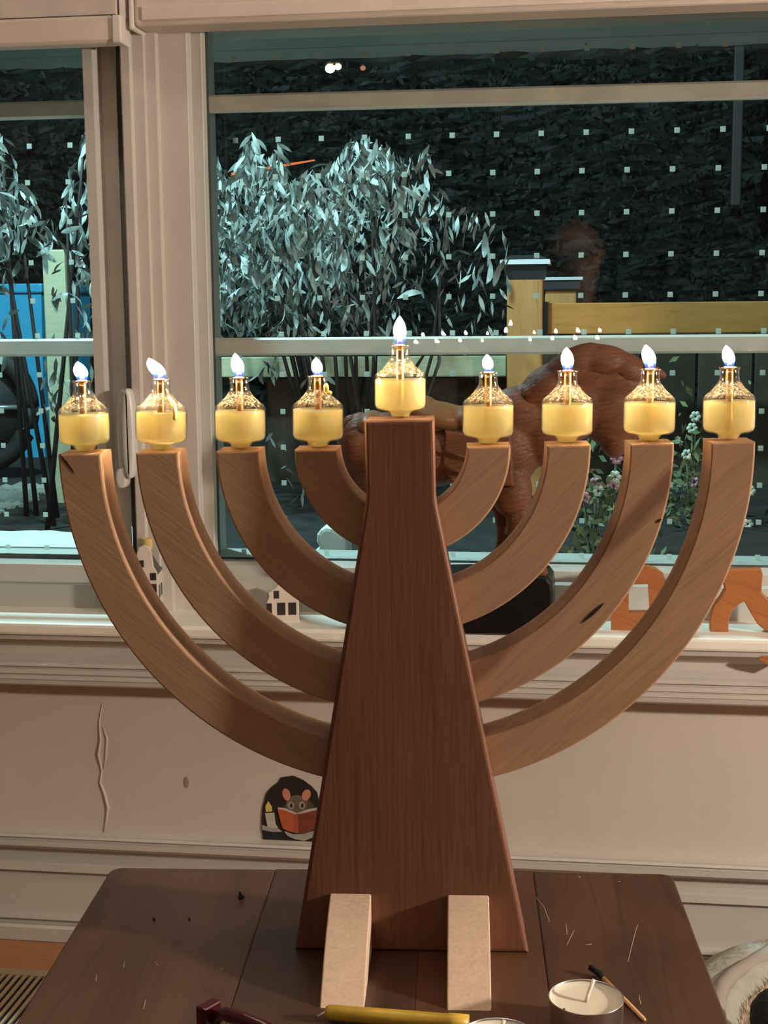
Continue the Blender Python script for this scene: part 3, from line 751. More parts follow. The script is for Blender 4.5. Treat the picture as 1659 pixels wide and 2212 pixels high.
E3(1130, 905, 80, 70, .034, 30); E3(1190, 850, 85, 62, .030, -38); E3(1270, 815, 90, 72, .028, -8); E3(1245, 870, 90, 80, .030, -20); E3(1320, 880, 70, 90, .028, -8); E3(1185, 930, 70, 80, .034, 20); E3(1330, 830, 72, 66, .027, 20); E3(1345, 880, 46, 80, .024, -12); E3(1330, 945, 34, 46, .020, 8)
E3(1105, 1060, 46, 60, .020, 0, -.018); E3(1122, 1120, 27, 70, .014, 8, -.018); E3(1150, 1195, 17, 60, .011, 10, -.018); E3(1165, 1235, 22, 16, .012, 0, -.018)
E3(1085, 1060, 40, 60, .020, 0, .022); E3(1090, 1130, 22, 70, .013, -6, .022); E3(1082, 1200, 16, 55, .011, 0, .022); E3(1090, 1236, 21, 14, .012, 0, .022)
E3(815, 1060, 50, 70, .026, 0, -.02); E3(850, 1135, 28, 60, .016, -14, -.02); E3(868, 1195, 17, 55, .012, 8, -.02); E3(870, 1238, 20, 14, .012, 0, -.02)
E3(800, 1060, 46, 66, .024, 0, .022); E3(815, 1140, 24, 60, .014, 8, .022); E3(822, 1200, 16, 50, .011, 0, .022); E3(826, 1238, 20, 14, .012, 0, .022)
bo = link_mesh('body', bm, HW, hs); remesh(bo, .0035, 6)
def multi(name, ells, m, vox=.003, sm=4):
    global bm
    bm = bmesh.new()
    for a_ in ells: E3(*a_)
    o = link_mesh(name, bm, m, hs); remesh(o, vox, sm); return o
multi('mane', [(1180, 835, 66, 34, .024, -38, -.010), (1235, 795, 80, 40, .026, -32, -.008), (1300, 782, 66, 38, .026, 4, -.006), (1148, 856, 26, 30, .020, -40, -.010), (1355, 800, 44, 36, .024, 28, -.004)], HW)
multi('ear', [(1412, 803, 30, 13, .009, 22, -.012), (1398, 820, 24, 10, .008, 40, -.012)], HW, .002)
multi('tail', [(755, 925, 20, 32, .014, 12, -.01), (748, 985, 17, 52, .012, 4, -.008), (756, 1040, 14, 40, .010, -8, -.006)], HW)
multi('saddle', [(945, 900, 86, 34, .044, 8), (905, 880, 38, 26, .036, -14), (800, 915, 34, 28, .044, -30), (1010, 905, 40, 30, .040, 10)], wood('saddle_wood', (.20, .10, .042), (.10, .045, .02), (0, R(20), 0), (8, 40, 40), .6, .4), .003)
# raised saddle cloth on the near flank with a straight edge
cl = [hl(x, y, -.047) for x, y in ((960, 930), (1040, 940), (1104, 930), (1110, 1052), (1060, 1050), (985, 1058), (955, 1010))]
prism('saddle_cloth', [(q.x, q.z) for q in cl], 'y', -.05, -.02, HW, hs, .003)
for yy in (975, 1010):
    tube('carved_fold', [hl(960, yy, -.050), hl(1000, yy + 12, -.052), hl(1040, yy + 20, -.051)], .0022, HW, hs, 6)
bz0 = hl(985, 1358); 
def hb(px, py): q = hl(px, py); return (q.x, q.z)
bp_ = [hb(780, 1359), hb(1197, 1359), hb(1197, 1268), hb(1194, 1250), hb(1185, 1238), hb(1168, 1232), hb(800, 1238), hb(785, 1250)]
bp_[0] = (bp_[0][0], 0); bp_[1] = (bp_[1][0], 0)
prism('base', bp_, 'y', -.035, .05, mat('black_lacquer', (.006, .006, .006), .3, spec=.4), hs, .004)
# wooden letters
LW = wood('letter_wood', (.42, .155, .05), (.26, .09, .03), (0, R(-20), 0), (8, 60, 60), .5, .45, .3)
def cut_out(name, px0, py0, outer, hole, label, thick=.018):
    c = sill_at(px0, py0)
    def q2(p): q = P(p[0], p[1], c.y) - c; return (q.x, max(0, q.z))
    bm = bmesh.new()
    if hole:
        o2, h2 = [q2(p) for p in outer], [q2(p) for p in hole]
        vs_ = {}
        for t in (0, thick):
            vo = [bm.verts.new((x, t, z)) for x, z in o2]; vh = [bm.verts.new((x, t, z)) for x, z in h2]; vs_[t] = (vo, vh)
            eds = [bm.edges.new((vo[i], vo[(i + 1) % len(vo)])) for i in range(len(vo))] + [bm.edges.new((vh[i], vh[(i + 1) % len(vh)])) for i in range(len(vh))]
            bmesh.ops.triangle_fill(bm, edges=eds, use_beauty=True)
        for k_ in (0, 1):
            a_, b_ = vs_[0][k_], vs_[thick][k_]
            for i in range(len(a_)): bm.faces.new((a_[i], b_[i], b_[(i + 1) % len(a_)], a_[(i + 1) % len(a_)]))
        bmesh.ops.recalc_face_normals(bm, faces=bm.faces)
    else:
        add_prism(bm, [q2(p) for p in outer], 'y', 0, thick, .0012)
    o = link_mesh(name, bm, LW, None, False, c)
    return tag(o, label, 'letter', 'wooden letters on the sill')
cut_out('wooden_letter', 1370, 1362, [(1320, 1362), (1320, 1300), (1318, 1255), (1325, 1240), (1340, 1232), (1375, 1226), (1400, 1225), (1418, 1231), (1434, 1243), (1437, 1262), (1430, 1290), (1428, 1330), (1430, 1362)],
        [(1358, 1324), (1404, 1324), (1402, 1290), (1400, 1262), (1358, 1263)], 'closed square wooden letter cutout standing near the centre of the sill')
cut_out('wooden_letter', 1590, 1366, [(1534, 1366), (1533, 1340), (1540, 1312), (1556, 1292), (1566, 1275), (1562, 1250), (1566, 1238), (1580, 1231), (1645, 1230), (1648, 1240), (1645, 1280), (1660, 1296), (1700, 1296), (1700, 1366), (1668, 1366), (1652, 1362), (1636, 1348), (1622, 1325), (1608, 1300), (1596, 1306), (1580, 1322), (1574, 1345), (1574, 1366)],
        None, 'arch-legged wooden letter cutout at the right end of the sill')
q = P(1650, 1424, yf - .008)
lf = prism('wooden_leaf', [(0, 0), (.006, .0035), (.013, .004), (.03, .008), (.05, .0), (.03, -.010), (.012, -.0065), (.004, -.0028)], 'y', 0, .006, LW, None, .0008)
lf.location = P(1637, 1424, yf + .0065 - .006); tag(lf, 'pointed wooden tip poking in at the right edge below the sill lip', 'ornament')
# ================================================================ mouse hole picture stuck above the baseboard
dq = lambda px, py: P(px, py, YW - .002)
dc = P(632, 1820, YW)
dec = empty('wall_sticker', dc, 0, 'small arched sticker of a mouse reading a red book by candlelight above the baseboard', 'sticker')
def flat(nm, pts, col, lvl, parent=dec, rough=.6):
    q_ = [dq(*p) - dc for p in pts]
    return prism(nm, [(v.x, v.z) for v in q_], 'y', -.0015 - lvl * .0003, 0.0, mat('print_' + nm, col, rough, var=.12, scale=90), parent)
zoomp = lambda pts: [(540 + x / 9.217, 1660 + y / 9.217) for x, y in pts]
ov = lambda cx_, cy_, rx, ry, n=14, rot=0: [(cx_ + rx * math.cos(t) * math.cos(rot) - ry * math.sin(t) * math.sin(rot), cy_ + rx * math.cos(t) * math.sin(rot) + ry * math.sin(t) * math.cos(rot)) for t in [2 * math.pi * i / n for i in range(n)]]
arch = flat('arch', zoomp([(270, 1500), (235, 1250), (225, 1050), (245, 780), (320, 500), (420, 380), (560, 280), (610, 185), (860, 150), (1060, 240), (1210, 350), (1330, 480), (1370, 640), (1400, 900), (1410, 1200), (1390, 1540)]), (.012, .009, .006), 0)
flat('mouse_body', zoomp(ov(980, 900, 330, 330)), (.07, .05, .035), 1)
flat('mouse_head', zoomp(ov(930, 720, 215, 190)), (.13, .095, .065), 2)
flat('mouse_ear', zoomp(ov(725, 520, 75, 125, 14, -.3)), (.50, .20, .13), 3)
flat('mouse_ear', zoomp(ov(1120, 530, 85, 115, 14, .35)), (.33, .10, .07), 3)
for ex in (815, 1035):
    flat('eye_white', zoomp(ov(ex, 735, 65, 75)), (.30, .27, .2), 3)
    flat('pupil', zoomp(ov(ex + 10, 735, 24, 44)), (.01, .01, .01), 4)
flat('book_pages', zoomp([(560, 775), (700, 790), (930, 890), (1150, 810), (1330, 780), (1330, 840), (930, 930), (560, 830)]), (.45, .40, .36), 5)
flat('book_cover', zoomp([(550, 800), (700, 830), (900, 910), (920, 1280), (780, 1250), (650, 1180), (600, 1000)]), (.42, .085, .03), 6)
flat('book_back', zoomp([(900, 910), (1100, 880), (1330, 820), (1290, 1200), (1100, 1290), (920, 1280)]), (.19, .035, .02), 6)
flat('book_spine', zoomp([(890, 905), (950, 905), (970, 1270), (920, 1280)]), (.33, .08, .045), 7)
flat('candle_stub', zoomp([(300, 890), (480, 880), (510, 1120), (560, 1180), (400, 1180), (350, 1140)]), (.48, .44, .36), 5)
flat('painted_flame', zoomp([(360, 650), (430, 760), (440, 850), (320, 860), (310, 750)]), (.65, .50, .14), 5)
flat('cloth', zoomp([(240, 1130), (400, 1170), (520, 1170), (640, 1260), (440, 1260), (250, 1220)]), (.33, .30, .26), 4)
flat('cloth', zoomp([(690, 1250), (850, 1310), (1050, 1300), (1300, 1230), (1300, 1350), (1080, 1440), (880, 1400), (740, 1330)]), (.42, .38, .34), 4)
# ================================================================ floor register and pet bed
v0 = PZ(20, 2160, .004)
fv = empty('floor_vent', (v0.x - .10, v0.y, 0), 0, 'slatted metal floor vent at the lower left corner', 'vent')
VM = mat('vent_tan', (.34, .25, .15), .45, .3)
box('well', (-.15, -.07, -.003), (.15, .07, .0012), mat('vent_dark', (.004, .004, .004), .9), fv)
bm = bmesh.new()
add_box(bm, (-.16, .062, 0), (.16, .078, .006), .001); add_box(bm, (-.16, -.078, 0), (.16, -.062, .006), .001)
add_box(bm, (-.16, -.062, 0), (-.146, .062, .006), .001); add_box(bm, (.146, -.062, 0), (.16, .062, .006), .001)
link_mesh('frame', bm, VM, fv)
bm = add_box(bmesh.new(), (-.0016, -.063, .0012), (.0016, .063, .0055)); vme = bpy.data.meshes.new('slat'); bm.to_mesh(vme); bm.free(); vme.materials.append(VM)
for i in range(31):
    o = bpy.data.objects.new('slat', vme); COL.objects.link(o); o.parent = fv; o.location = (-.1425 + i * .0095, 0, 0)
# pet bed
bc = Vector((.36, 1.38, 0)); 
pb = empty('pet_bed', bc, 0, 'round grey green pet bed with cream fleece lining by the baseboard', 'pet bed')
bm = bmesh.new()
n, k_ = 48, 14
rings = []
for i in range(n):
    t = 2 * math.pi * i / n
    wob = 1 + .03 * math.sin(5 * t + 1) + .02 * math.sin(11 * t)
    ring = []
    for j in range(k_):
        p_ = 2 * math.pi * j / k_
        rr = .235 + .05 * math.cos(p_) * wob
        ring.append(bm.verts.new((rr * math.cos(t), rr * math.sin(t), .062 + .06 * math.sin(p_) * wob)))
    rings.append(ring)
for i in range(n):
    for j in range(k_):
        bm.faces.new((rings[i][j], rings[(i + 1) % n][j], rings[(i + 1) % n][(j + 1) % k_], rings[i][(j + 1) % k_]))
bmesh.ops.recalc_face_normals(bm, faces=bm.faces)
link_mesh('rim', bm, mat('bed_felt', (.34, .34, .28), .9, var=.1, scale=60, bump=.4, bscale=120), pb, True)
tube('piping', [(.222 * math.cos(t), .222 * math.sin(t), .118 + .003 * math.sin(7 * t)) for t in [2 * math.pi * i / 40 for i in range(41)]], .009, mat('bed_piping', (.30, .26, .23), .9), pb, 8)
bm = bmesh.new(); add_ell(bm, (0, 0, .08), (.215, .215, .05), sub=5)
for v in bm.verts: v.co += Vector((random.uniform(-1, 1), random.uniform(-1, 1), random.uniform(-1, 1))) * .004
FLE = mat('cream_fleece', (.68, .56, .42), .95, var=.15, scale=40)
cu = link_mesh('cushion', bm, FLE, pb, True)
bm = bmesh.new()
for i in range(9000):
    t = random.uniform(0, 2 * math.pi); r_ = .215 * math.sqrt(random.random())
    z_ = .08 + .05 * math.sqrt(max(0, 1 - (r_ / .2151) ** 2))
    c_ = Vector((r_ * math.cos(t), r_ * math.sin(t), z_ - .003)); dv = Vector((random.gauss(0, .5), random.gauss(0, .5), 1)).normalized() * random.uniform(.010, .018)
    s_ = dv.cross(Vector((random.uniform(-1, 1), random.uniform(-1, 1), .2))).normalized() * .0016
    bm.faces.new([bm.verts.new(c_ - s_), bm.verts.new(c_ + s_), bm.verts.new(c_ + dv)])
link_mesh('fleece_pile', bm, FLE, pb)['kind'] = 'stuff'
bm = bmesh.new(); cc = PZ(1700, 2205, .165)
rel = cc
add_ell(bm, (0, 0, 0), (.034, .05, .024), sub=4); add_ell(bm, (.03, .02, .004), (.03, .03, .02), sub=4)
for v in bm.verts: v.co += v.co.normalized() * random.uniform(-.0004, .0006)
fb_ = link_mesh('fur_bundle', bm, mat('black_fur', (.006, .006, .007), .8), None, False, cc); tag(fb_, 'black furry shape resting on the cream fleece at the right edge', 'soft toy')
# ================================================================ the garden
GZ = CZ - .47
gr = struct(box('garden_ground', (-6, 1.99, GZ - .1), (7, 9.5, GZ), mat('dark_soil', (.018, .018, .015), .95, var=.5, scale=14, bump=.6, bscale=40)))
# pale mound below the left window
bm = bmesh.new(); c = P(60, 1190, 2.35)
add_ell(bm, (0, 0, 0), (.22, .12, .03), sub=4); add_ell(bm, (.16, .04, .004), (.12, .09, .032), (0, 0, 0), 4); add_ell(bm, (-.2, 0, .006), (.14, .1, .03), sub=4)
for v in bm.verts: v.co.z += .004 * math.sin(v.co.x * 60) * math.sin(v.co.y * 50)
o = link_mesh('stone_edging', bm, mat('pale_stone', (.62, .62, .54), .8, var=.12, scale=30), None, True, c); remesh(o, .006, 3)
tag(o, 'pale rounded mound outside along the bottom of the left window', 'stone')
# gravel patch
bm = bmesh.new()
for i in range(2600):
    x, y = random.uniform(-2.2, -.80), random.uniform(2.25, 3.6)
    s_ = random.uniform(.012, .03)
    if abs(x + 1.3) < .0 or (y > 2.7 and x > -1.35): continue
    bmesh.ops.create_icosphere(bm, subdivisions=1, radius=s_, matrix=Matrix.Translation((x, y, GZ)) @ Matrix.Diagonal((1, 1, .6, 1)))
tag(link_mesh('gravel', bm, mat('gravel_grey', (.24, .24, .21), .9, var=.3, scale=8)), 'grey gravel covering the ground outside the left window', 'gravel', None, 'stuff')
# leaves
def leaf_mesh(nm, m, L=1, W=.17, curl=.12):
    bm = bmesh.new(); n = 5; a_, b_, c_ = [], [], []
    for i in range(n + 1):
        t = i / n; w_ = W * math.sin(math.pi * (t * .94 + .03)) ** .8
        z = -L * t; y = curl * math.sin(t * 2.2)
        a_.append(bm.verts.new((-w_, y + .05 * w_ / W * .4, z))); b_.append(bm.verts.new((0, y, z))); c_.append(bm.verts.new((w_, y + .05 * w_ / W * .4, z)))
    for i in range(n):
        bm.faces.new((a_[i], b_[i], b_[i + 1], a_[i + 1])); bm.faces.new((b_[i], c_[i], c_[i + 1], b_[i + 1]))
    me = bpy.data.meshes.new(nm); bm.to_mesh(me); bm.free(); me.materials.append(m)
    for p in me.polygons: p.use_smooth = True
    return me
def leaf_material():
    m, nt, b = nodes('sage_leaf'); N, L = nt.nodes.new, nt.links.new
    oi = N('ShaderNodeObjectInfo'); n = N('ShaderNodeTexNoise'); n.inputs['Scale'].default_value = 26
    tc = N('ShaderNodeNewGeometry'); L(tc.outputs['Position'], n.inputs['Vector'])
    r_ = N('ShaderNodeValToRGB'); r_.color_ramp.elements[0].position = .3; r_.color_ramp.elements[1].position = .7
    r_.color_ramp.elements[0].color = (.10, .125, .115, 1); r_.color_ramp.elements[1].color = (.46, .50, .47, 1)
    L(n.outputs['Fac'], r_.inputs[0]); L(r_.outputs[0], b.inputs['Base Color']); b.inputs['Roughness'].default_value = .5
    return m
LEAFM = leaf_material()
LV = [leaf_mesh('leaf', LEAFM, 1, .12, .18), leaf_mesh('leaf', LEAFM, 1, .15, .4), leaf_mesh('leaf', LEAFM, 1, .10, -.3)]
STEM = mat('shrub_stem', (.035, .025, .024), .8, var=.3, scale=30)
def interp(tab, x):
    for (x0, y0), (x1, y1) in zip(tab, tab[1:]):
        if x0 <= x <= x1: return y0 + (y1 - y0) * (x - x0) / (x1 - x0)
    return tab[-1][1] if x > tab[-1][0] else tab[0][1]
def leaf_matrix(p, L, tilt=.45):
    q = Matrix.Rotation(random.uniform(-1.5, 1.5), 4, 'Z') @ Matrix.Rotation(random.gauss(0, tilt), 4, 'Y') @ Matrix.Rotation(random.gauss(.1, .55), 4, 'X')
    return Matrix.Translation(p) @ q @ Matrix.Diagonal((L, L, L, 1))
def shrub(label, root_px, Yc, pts, stems, nparts):
    root = PZ(root_px[0], root_px[1], GZ) if False else Vector((P(root_px[0], root_px[1], Yc).x, Yc, GZ))
    o = empty('shrub', root, 0, label, 'shrub', 'sage leaved shrubs outside')
    for s_ in stems:
        pp = [Vector(p) - root for p in s_]
        tube('stem', pp, [.006, .0045, .003, .002][:len(pp)] if len(pp) <= 4 else .005, STEM, o, 6)
    pts.sort(key=lambda a_: -a_[1] / a_[0].y)
    bm = bmesh.new()
    for i, (p, L) in enumerate(pts):
        if i < nparts:
            lo = bpy.data.objects.new('leaf', LV[i % 3]); COL.objects.link(lo); lo.parent = o; lo.matrix_local = leaf_matrix(p - root, L)
        else:
            mm_ = leaf_matrix(p - root, L); w_ = .115
            q_ = [(0, 0, 0), (-w_, .05, -.35), (-w_ * .8, .1, -.7), (0, .1, -1), (w_ * .8, .1, -.7), (w_, .05, -.35)]
            bm.faces.new([bm.verts.new(mm_ @ Vector(a_)) for a_ in q_])
    fo_ = link_mesh('foliage', bm, LEAFM, o, True); fo_['kind'] = 'stuff'
    return o
TOPS = [(440, 360), (470, 330), (500, 395), (530, 300), (545, 285), (560, 330), (585, 335), (600, 300), (625, 390), (660, 365), (700, 355), (740, 320), (760, 295), (800, 290), (830, 300), (860, 330), (890, 320), (930, 310), (945, 400), (980, 450), (1010, 440), (1060, 455), (1100, 520)]
pts = []
while len(pts) < 2700:
    x, y = random.uniform(440, 1105), random.uniform(285, 745)
    t_ = interp(TOPS, x)
    if y < t_: continue
    dens = 1.0 if y < 600 else .6
    if x > 800: dens *= .62
    if x > 890: dens *= .40
    if x > 760 and y > 480: dens *= .5
    if y > 660: dens *= .5
    if random.random() > dens: continue
    Y = random.uniform(2.95, 3.45); pts.append((P(x, y, Y), random.uniform(.026, .052)))
for i in range(26):
    x, y = random.choice([(560, 790), (580, 800), (600, 770), (690, 800), (615, 1020), (640, 1060), (600, 930), (770, 870)]); pts.append((P(x + random.gauss(0, 12), y + random.gauss(0, 12), 3.2), random.uniform(.03, .05)))
stems = []
for i in range(20):
    bx = random.uniform(560, 980); tx = bx + (bx - 780) * random.uniform(.1, .7); ty = max(interp(TOPS, max(445, min(1095, tx))) + 15, 300)
    Y = random.uniform(3.0, 3.5); rt = Vector((P(bx * .45 + 430, 700, Y).x, Y, GZ)); tp = P(tx, ty, Y + random.uniform(-.1, .1)); mid = rt.lerp(tp, .5) + Vector((random.gauss(0, .04), 0, 0))
    stems.append([rt, mid, rt.lerp(tp, .8) + Vector((random.gauss(0, .02), 0, 0)), tp])
shrub('large shrub with pale sage leaves filling the left half of the right window', (760, 800), 3.25, pts, stems, 300)
TOP2 = [(-60, 330), (-20, 270), (5, 268), (22, 320), (40, 380), (62, 420), (80, 440), (110, 470), (135, 440), (155, 350), (175, 275), (200, 250), (240, 300)]
pts = []
while len(pts) < 420:
    x, y = random.uniform(-60, 230), random.uniform(250, 760)
    if y < interp(TOP2, x): continue
    if 30 < x < 150 and y > 520 and random.random() < .82: continue
    if -60 < x < 100 and y > 600 and random.random() < .75: continue
    if y > 640 and random.random() < .5: continue
    Y = random.uniform(2.75, 3.1); pts.append((P(x, y, Y), random.uniform(.030, .052)))
for i in range(50):
    pts.append((P(random.uniform(90, 205), random.uniform(770, 900), random.uniform(2.9, 3.2)), random.uniform(.03, .05)))
stems = []
for i in range(7):
    bx = random.choice([random.uniform(-40, 30), random.uniform(140, 220)]); Y = random.uniform(2.85, 3.15); rt = Vector((P(100, 700, Y).x + random.gauss(0, .04), Y, GZ)); tp = P(bx, interp(TOP2, bx) + 20, Y); mid = rt.lerp(tp, .5)
    stems.append([rt, mid, rt.lerp(tp, .8), tp])
shrub('tall pale leaved shrub outside the left window', (110, 900), 2.95, pts, stems, 200)
# fence with posts and rails
FWD_ = wood('fence_wood', (.54, .225, .055), (.30, .13, .04), (0, 0, 0), (4, 25, 25), .55, .7, .2)
FWV = wood('fence_wood_upright', (.56, .28, .10), (.34, .16, .055), (0, R(90), 0), (4, 25, 25), .5, .7, .2)
FWP = wood('fence_wood_pale', (.55, .54, .36), (.36, .34, .2), (0, 0, 0), (4, 25, 25), .4, .7, .2)
YP = 3.54
pr0 = P(1135, 700, YP)
fe = empty('garden_fence', (pr0.x, YP, GZ), 0, 'yellow timber garden fence with capped post and top rail on the right', 'fence')
up = YP / F
def fl_(px, py, Y=YP): q = P(px, py, Y) - fe.location; return q
p0, p1 = fl_(1097, 603), fl_(1174, 603)
box('post', (p0.x, -.045, 0), (p1.x, .045, p0.z), FWV, fe, .004)
CAP = mat('cap_black', (.03, .032, .034), .35)
a_, b_ = fl_(1092, 603), fl_(1180, 603)
zc0, zc1, zc2, zc3 = fl_(1135, 604).z, fl_(1135, 572).z, fl_(1135, 562).z, fl_(1135, 552).z
xm, hw = (a_.x + b_.x) / 2, (b_.x - a_.x) / 2
bm = bmesh.new()
def frustum(bm, x, h0, h1, za, zb):
    v = [bm.verts.new((x + sx * h0, sy * h0, za)) for sx, sy in ((-1, -1), (1, -1), (1, 1), (-1, 1))] + [bm.verts.new((x + sx * h1, sy * h1, zb)) for sx, sy in ((-1, -1), (1, -1), (1, 1), (-1, 1))]
    for f in ((3, 2, 1, 0), (4, 5, 6, 7), (0, 1, 5, 4), (1, 2, 6, 5), (2, 3, 7, 6), (3, 0, 4, 7)): bm.faces.new([v[i] for i in f])
frustum(bm, xm, hw * .92, hw * 1.05, zc0, zc1); frustum(bm, xm, hw * 1.12, hw * .7, zc2, zc3)
cap = link_mesh('post_cap', bm, CAP, fe)
bm = bmesh.new(); frustum(bm, xm, hw * 1.22, hw * 1.20, zc1, zc2); link_mesh('cap_brim', bm, mat('brim_glint_grey', (.70, .72, .75), .35, .2), cap)  # pale grey stands in for light reflected along the cap edge
r0, r1 = fl_(1186, 655), fl_(1186, 722)
for j in range(2):
    x0_ = p1.x + .008 + j * .95
    box('rail', (x0_, -.02, r1.z), (x0_ + .945, .018, r0.z), FWD_, fe, .003)
box('rail_bracket', (p1.x + .001, -.03, fl_(1180, 726).z), (p1.x + .013, .03, fl_(1180, 652).z), CAP, fe)
q0, q1 = fl_(1178, 628, 3.95), fl_(1206, 628, 3.95)
box('post', (q0.x, .37, 0), (q0.x + .085, .455, q0.z), FWV, fe, .004)
cz_ = fl_(1178, 606, 3.95).z
box('post_cap', (q0.x - .012, .36, q0.z), (q0.x + .097, .467, cz_), CAP, fe, .004)
box('cap_brim', (q0.x - .016, .355, cz_), (q0.x + .101, .471, cz_ + .008), MATS['brim_glint_grey'], fe)  # lit line on the farther cap, again put into the colour
box('post', (p1.x + .95, -.045, 0), (p1.x + 1.04, .045, p0.z), FWV, fe, .004)
# pale lower rail on the left of the post
l0, l1 = fl_(1092, 768, 3.7), fl_(1092, 812, 3.7)
for j in range(1):
    x1_ = p0.x - .01 - j * 1.2
    box('rail', (x1_ - .78, .12, l1.z), (x1_, .16, l0.z), FWP, fe, .003)
# upright palings behind, dark
PAL = wood('paling_wood', (.075, .055, .04), (.04, .03, .02), (0, R(90), 0), (4, 25, 25), .5, .8, .2, rand=.3)
bm = add_box(bmesh.new(), (-.068, 0, 0), (.068, .018, 1), .002, 1); pme = bpy.data.meshes.new('paling'); bm.to_mesh(pme); bm.free(); pme.materials.append(PAL)
for i in range(5, 24):
    o = bpy.data.objects.new('paling', pme); COL.objects.link(o); o.parent = fe; x_ = p0.x - 1.3 + i * .142
    o.location = (x_, .20, 0); o.scale = (1, 1, (l1.z if x_ < p0.x else r1.z - .02) + .03)
# stakes, bin and wheel outside the left window
q = P(125, 640, 3.3)
st = box('timber_stake', (-.028, -.02, 0), (.028, .02, P(125, 540, 3.3).z - GZ), FWP, None, .003); st.location = (q.x, 3.3, GZ)
tag(st, 'pale upright timber stake outside the left window', 'stake')
q = P(45, 700, 4.35); zt_ = P(45, 613, 4.35).z - GZ
bn = empty('garden_bin', (P(18, 700, 4.35).x, 4.35, GZ), 0, 'sky blue plastic bin outside the left window', 'bin')
BLUE = mat('blue_plastic', (.05, .36, .62), .4)
xr_ = P(97, 640, 4.35).x - bn.location.x
bm = bmesh.new()
v = [bm.verts.new(p_) for p_ in ((-.22, -.02, 0), (xr_ * .88, -.02, 0), (xr_ * .88, .4, 0), (-.22, .4, 0), (-.24, -.03, zt_ - .03), (xr_, -.03, zt_ - .03), (xr_, .42, zt_ - .03), (-.24, .42, zt_ - .03))]
for f in ((3, 2, 1, 0), (4, 5, 6, 7), (0, 1, 5, 4), (1, 2, 6, 5), (2, 3, 7, 6), (3, 0, 4, 7)): bm.faces.new([v[i] for i in f])
link_mesh('body', bm, BLUE, bn); box('lid', (-.25, -.04, zt_ - .03), (xr_ + .006, .43, zt_), BLUE, bn, .006)
q = P(-62, 880, 3.75)
wh = empty('barrow_wheel', (q.x, q.y, max(q.z, GZ)), R(8), 'black rubber wheel outside at the left edge', 'wheel')
rw = .2; wh.location.z = GZ + rw
pts_ = [(rw * .82 * math.cos(t), 0, rw * .82 * math.sin(t)) for t in [2 * math.pi * i / 40 for i in range(41)]]
tube('tyre', pts_, rw * .13, mat('tyre_rubber', (.012, .012, .012), .7), wh, 12)
HUB = mat('wheel_metal', (.20, .22, .22), .4, .5)
for i in range(6):
    t = math.pi * i / 3; tube('spoke', [(0, 0, 0), (rw * .7 * math.cos(t), 0, rw * .7 * math.sin(t))], .008, HUB, wh, 6)
bm = bmesh.new(); add_ell(bm, (0, 0, 0), (.03, .04, .03)); link_mesh('hub', bm, HUB, wh, True)
bm = add_lathe(bmesh.new(), [(.0001, -.008), (rw * .72, -.006), (rw * .72, .006), (.0001, .008)], 40, False); bmesh.ops.recalc_face_normals(bm, faces=bm.faces); dk = link_mesh('disc', bm, MATS['tyre_rubber'], wh, True); dk.rotation_euler = (math.pi / 2, 0, 0); dk.location = (0, .02, 0)
# flowering plants low on the right
FLP = mat('flower_pink', (.55, .26, .34), .7); FLW = mat('flower_white', (.60, .66, .55), .7); GRN = mat('dim_foliage', (.14, .18, .09), .8, var=.4, scale=30)
for i, (cx_, cy_, heads, lab) in enumerate(((1290, 1150, [(1262, 1075, 0), (1292, 1060, 1), (1285, 1045, 0), (1332, 990, 0), (1325, 1050, 0), (1328, 1030, 1)], 'small pink and white flowering plant seen between the two right inner arms'),
                                            (1500, 1180, [(1500, 1042, 0), (1484, 982, 1), (1502, 900, 1), (1432, 1205, 1), (1620, 1060, 1), (1615, 1132, 1), (1495, 925, 1)], 'sparse flowering plant seen between the two outer right arms'))):
    Yq = 2.6 + .45 * i
    rt = Vector((P(cx_, 1100, Yq).x, Yq, GZ)); o = empty('flower_plant', rt, 0, lab, 'plant', 'flowering plants outside')
    for (hx_, hy_, kk) in heads:
        q = P(hx_, hy_, Yq) - rt
        tube('stalk', [(q.x * .3, 0, 0), (q.x * .8, .01, q.z * .6), q], .0022, GRN, o, 5)
        bm = bmesh.new()
        for a_ in range(6):
            t = a_ * math.pi / 3; add_ell(bm, q + Vector((.007 * math.cos(t), -.003, .007 * math.sin(t))), (.006, .003, .006), (0, 0, 0), 1)
        link_mesh('flower', bm, FLW if kk else FLP, o, True)
    bm = bmesh.new()
    for j in range(360):
        x_, y_ = random.gauss(0, .05), random.gauss(0, .06); z_ = abs(random.gauss(.05, .09)); L_ = random.uniform(.015, .035)
        mm_ = leaf_matrix(Vector((x_, y_, z_ + .02)), L_, 1.1); bm.faces.new([bm.verts.new(mm_ @ Vector(a_)) for a_ in ((0, 0, 0), (-.2, .05, -.5), (0, .1, -1), (.2, .05, -.5))])
    link_mesh('foliage', bm, GRN, o)['kind'] = 'stuff'
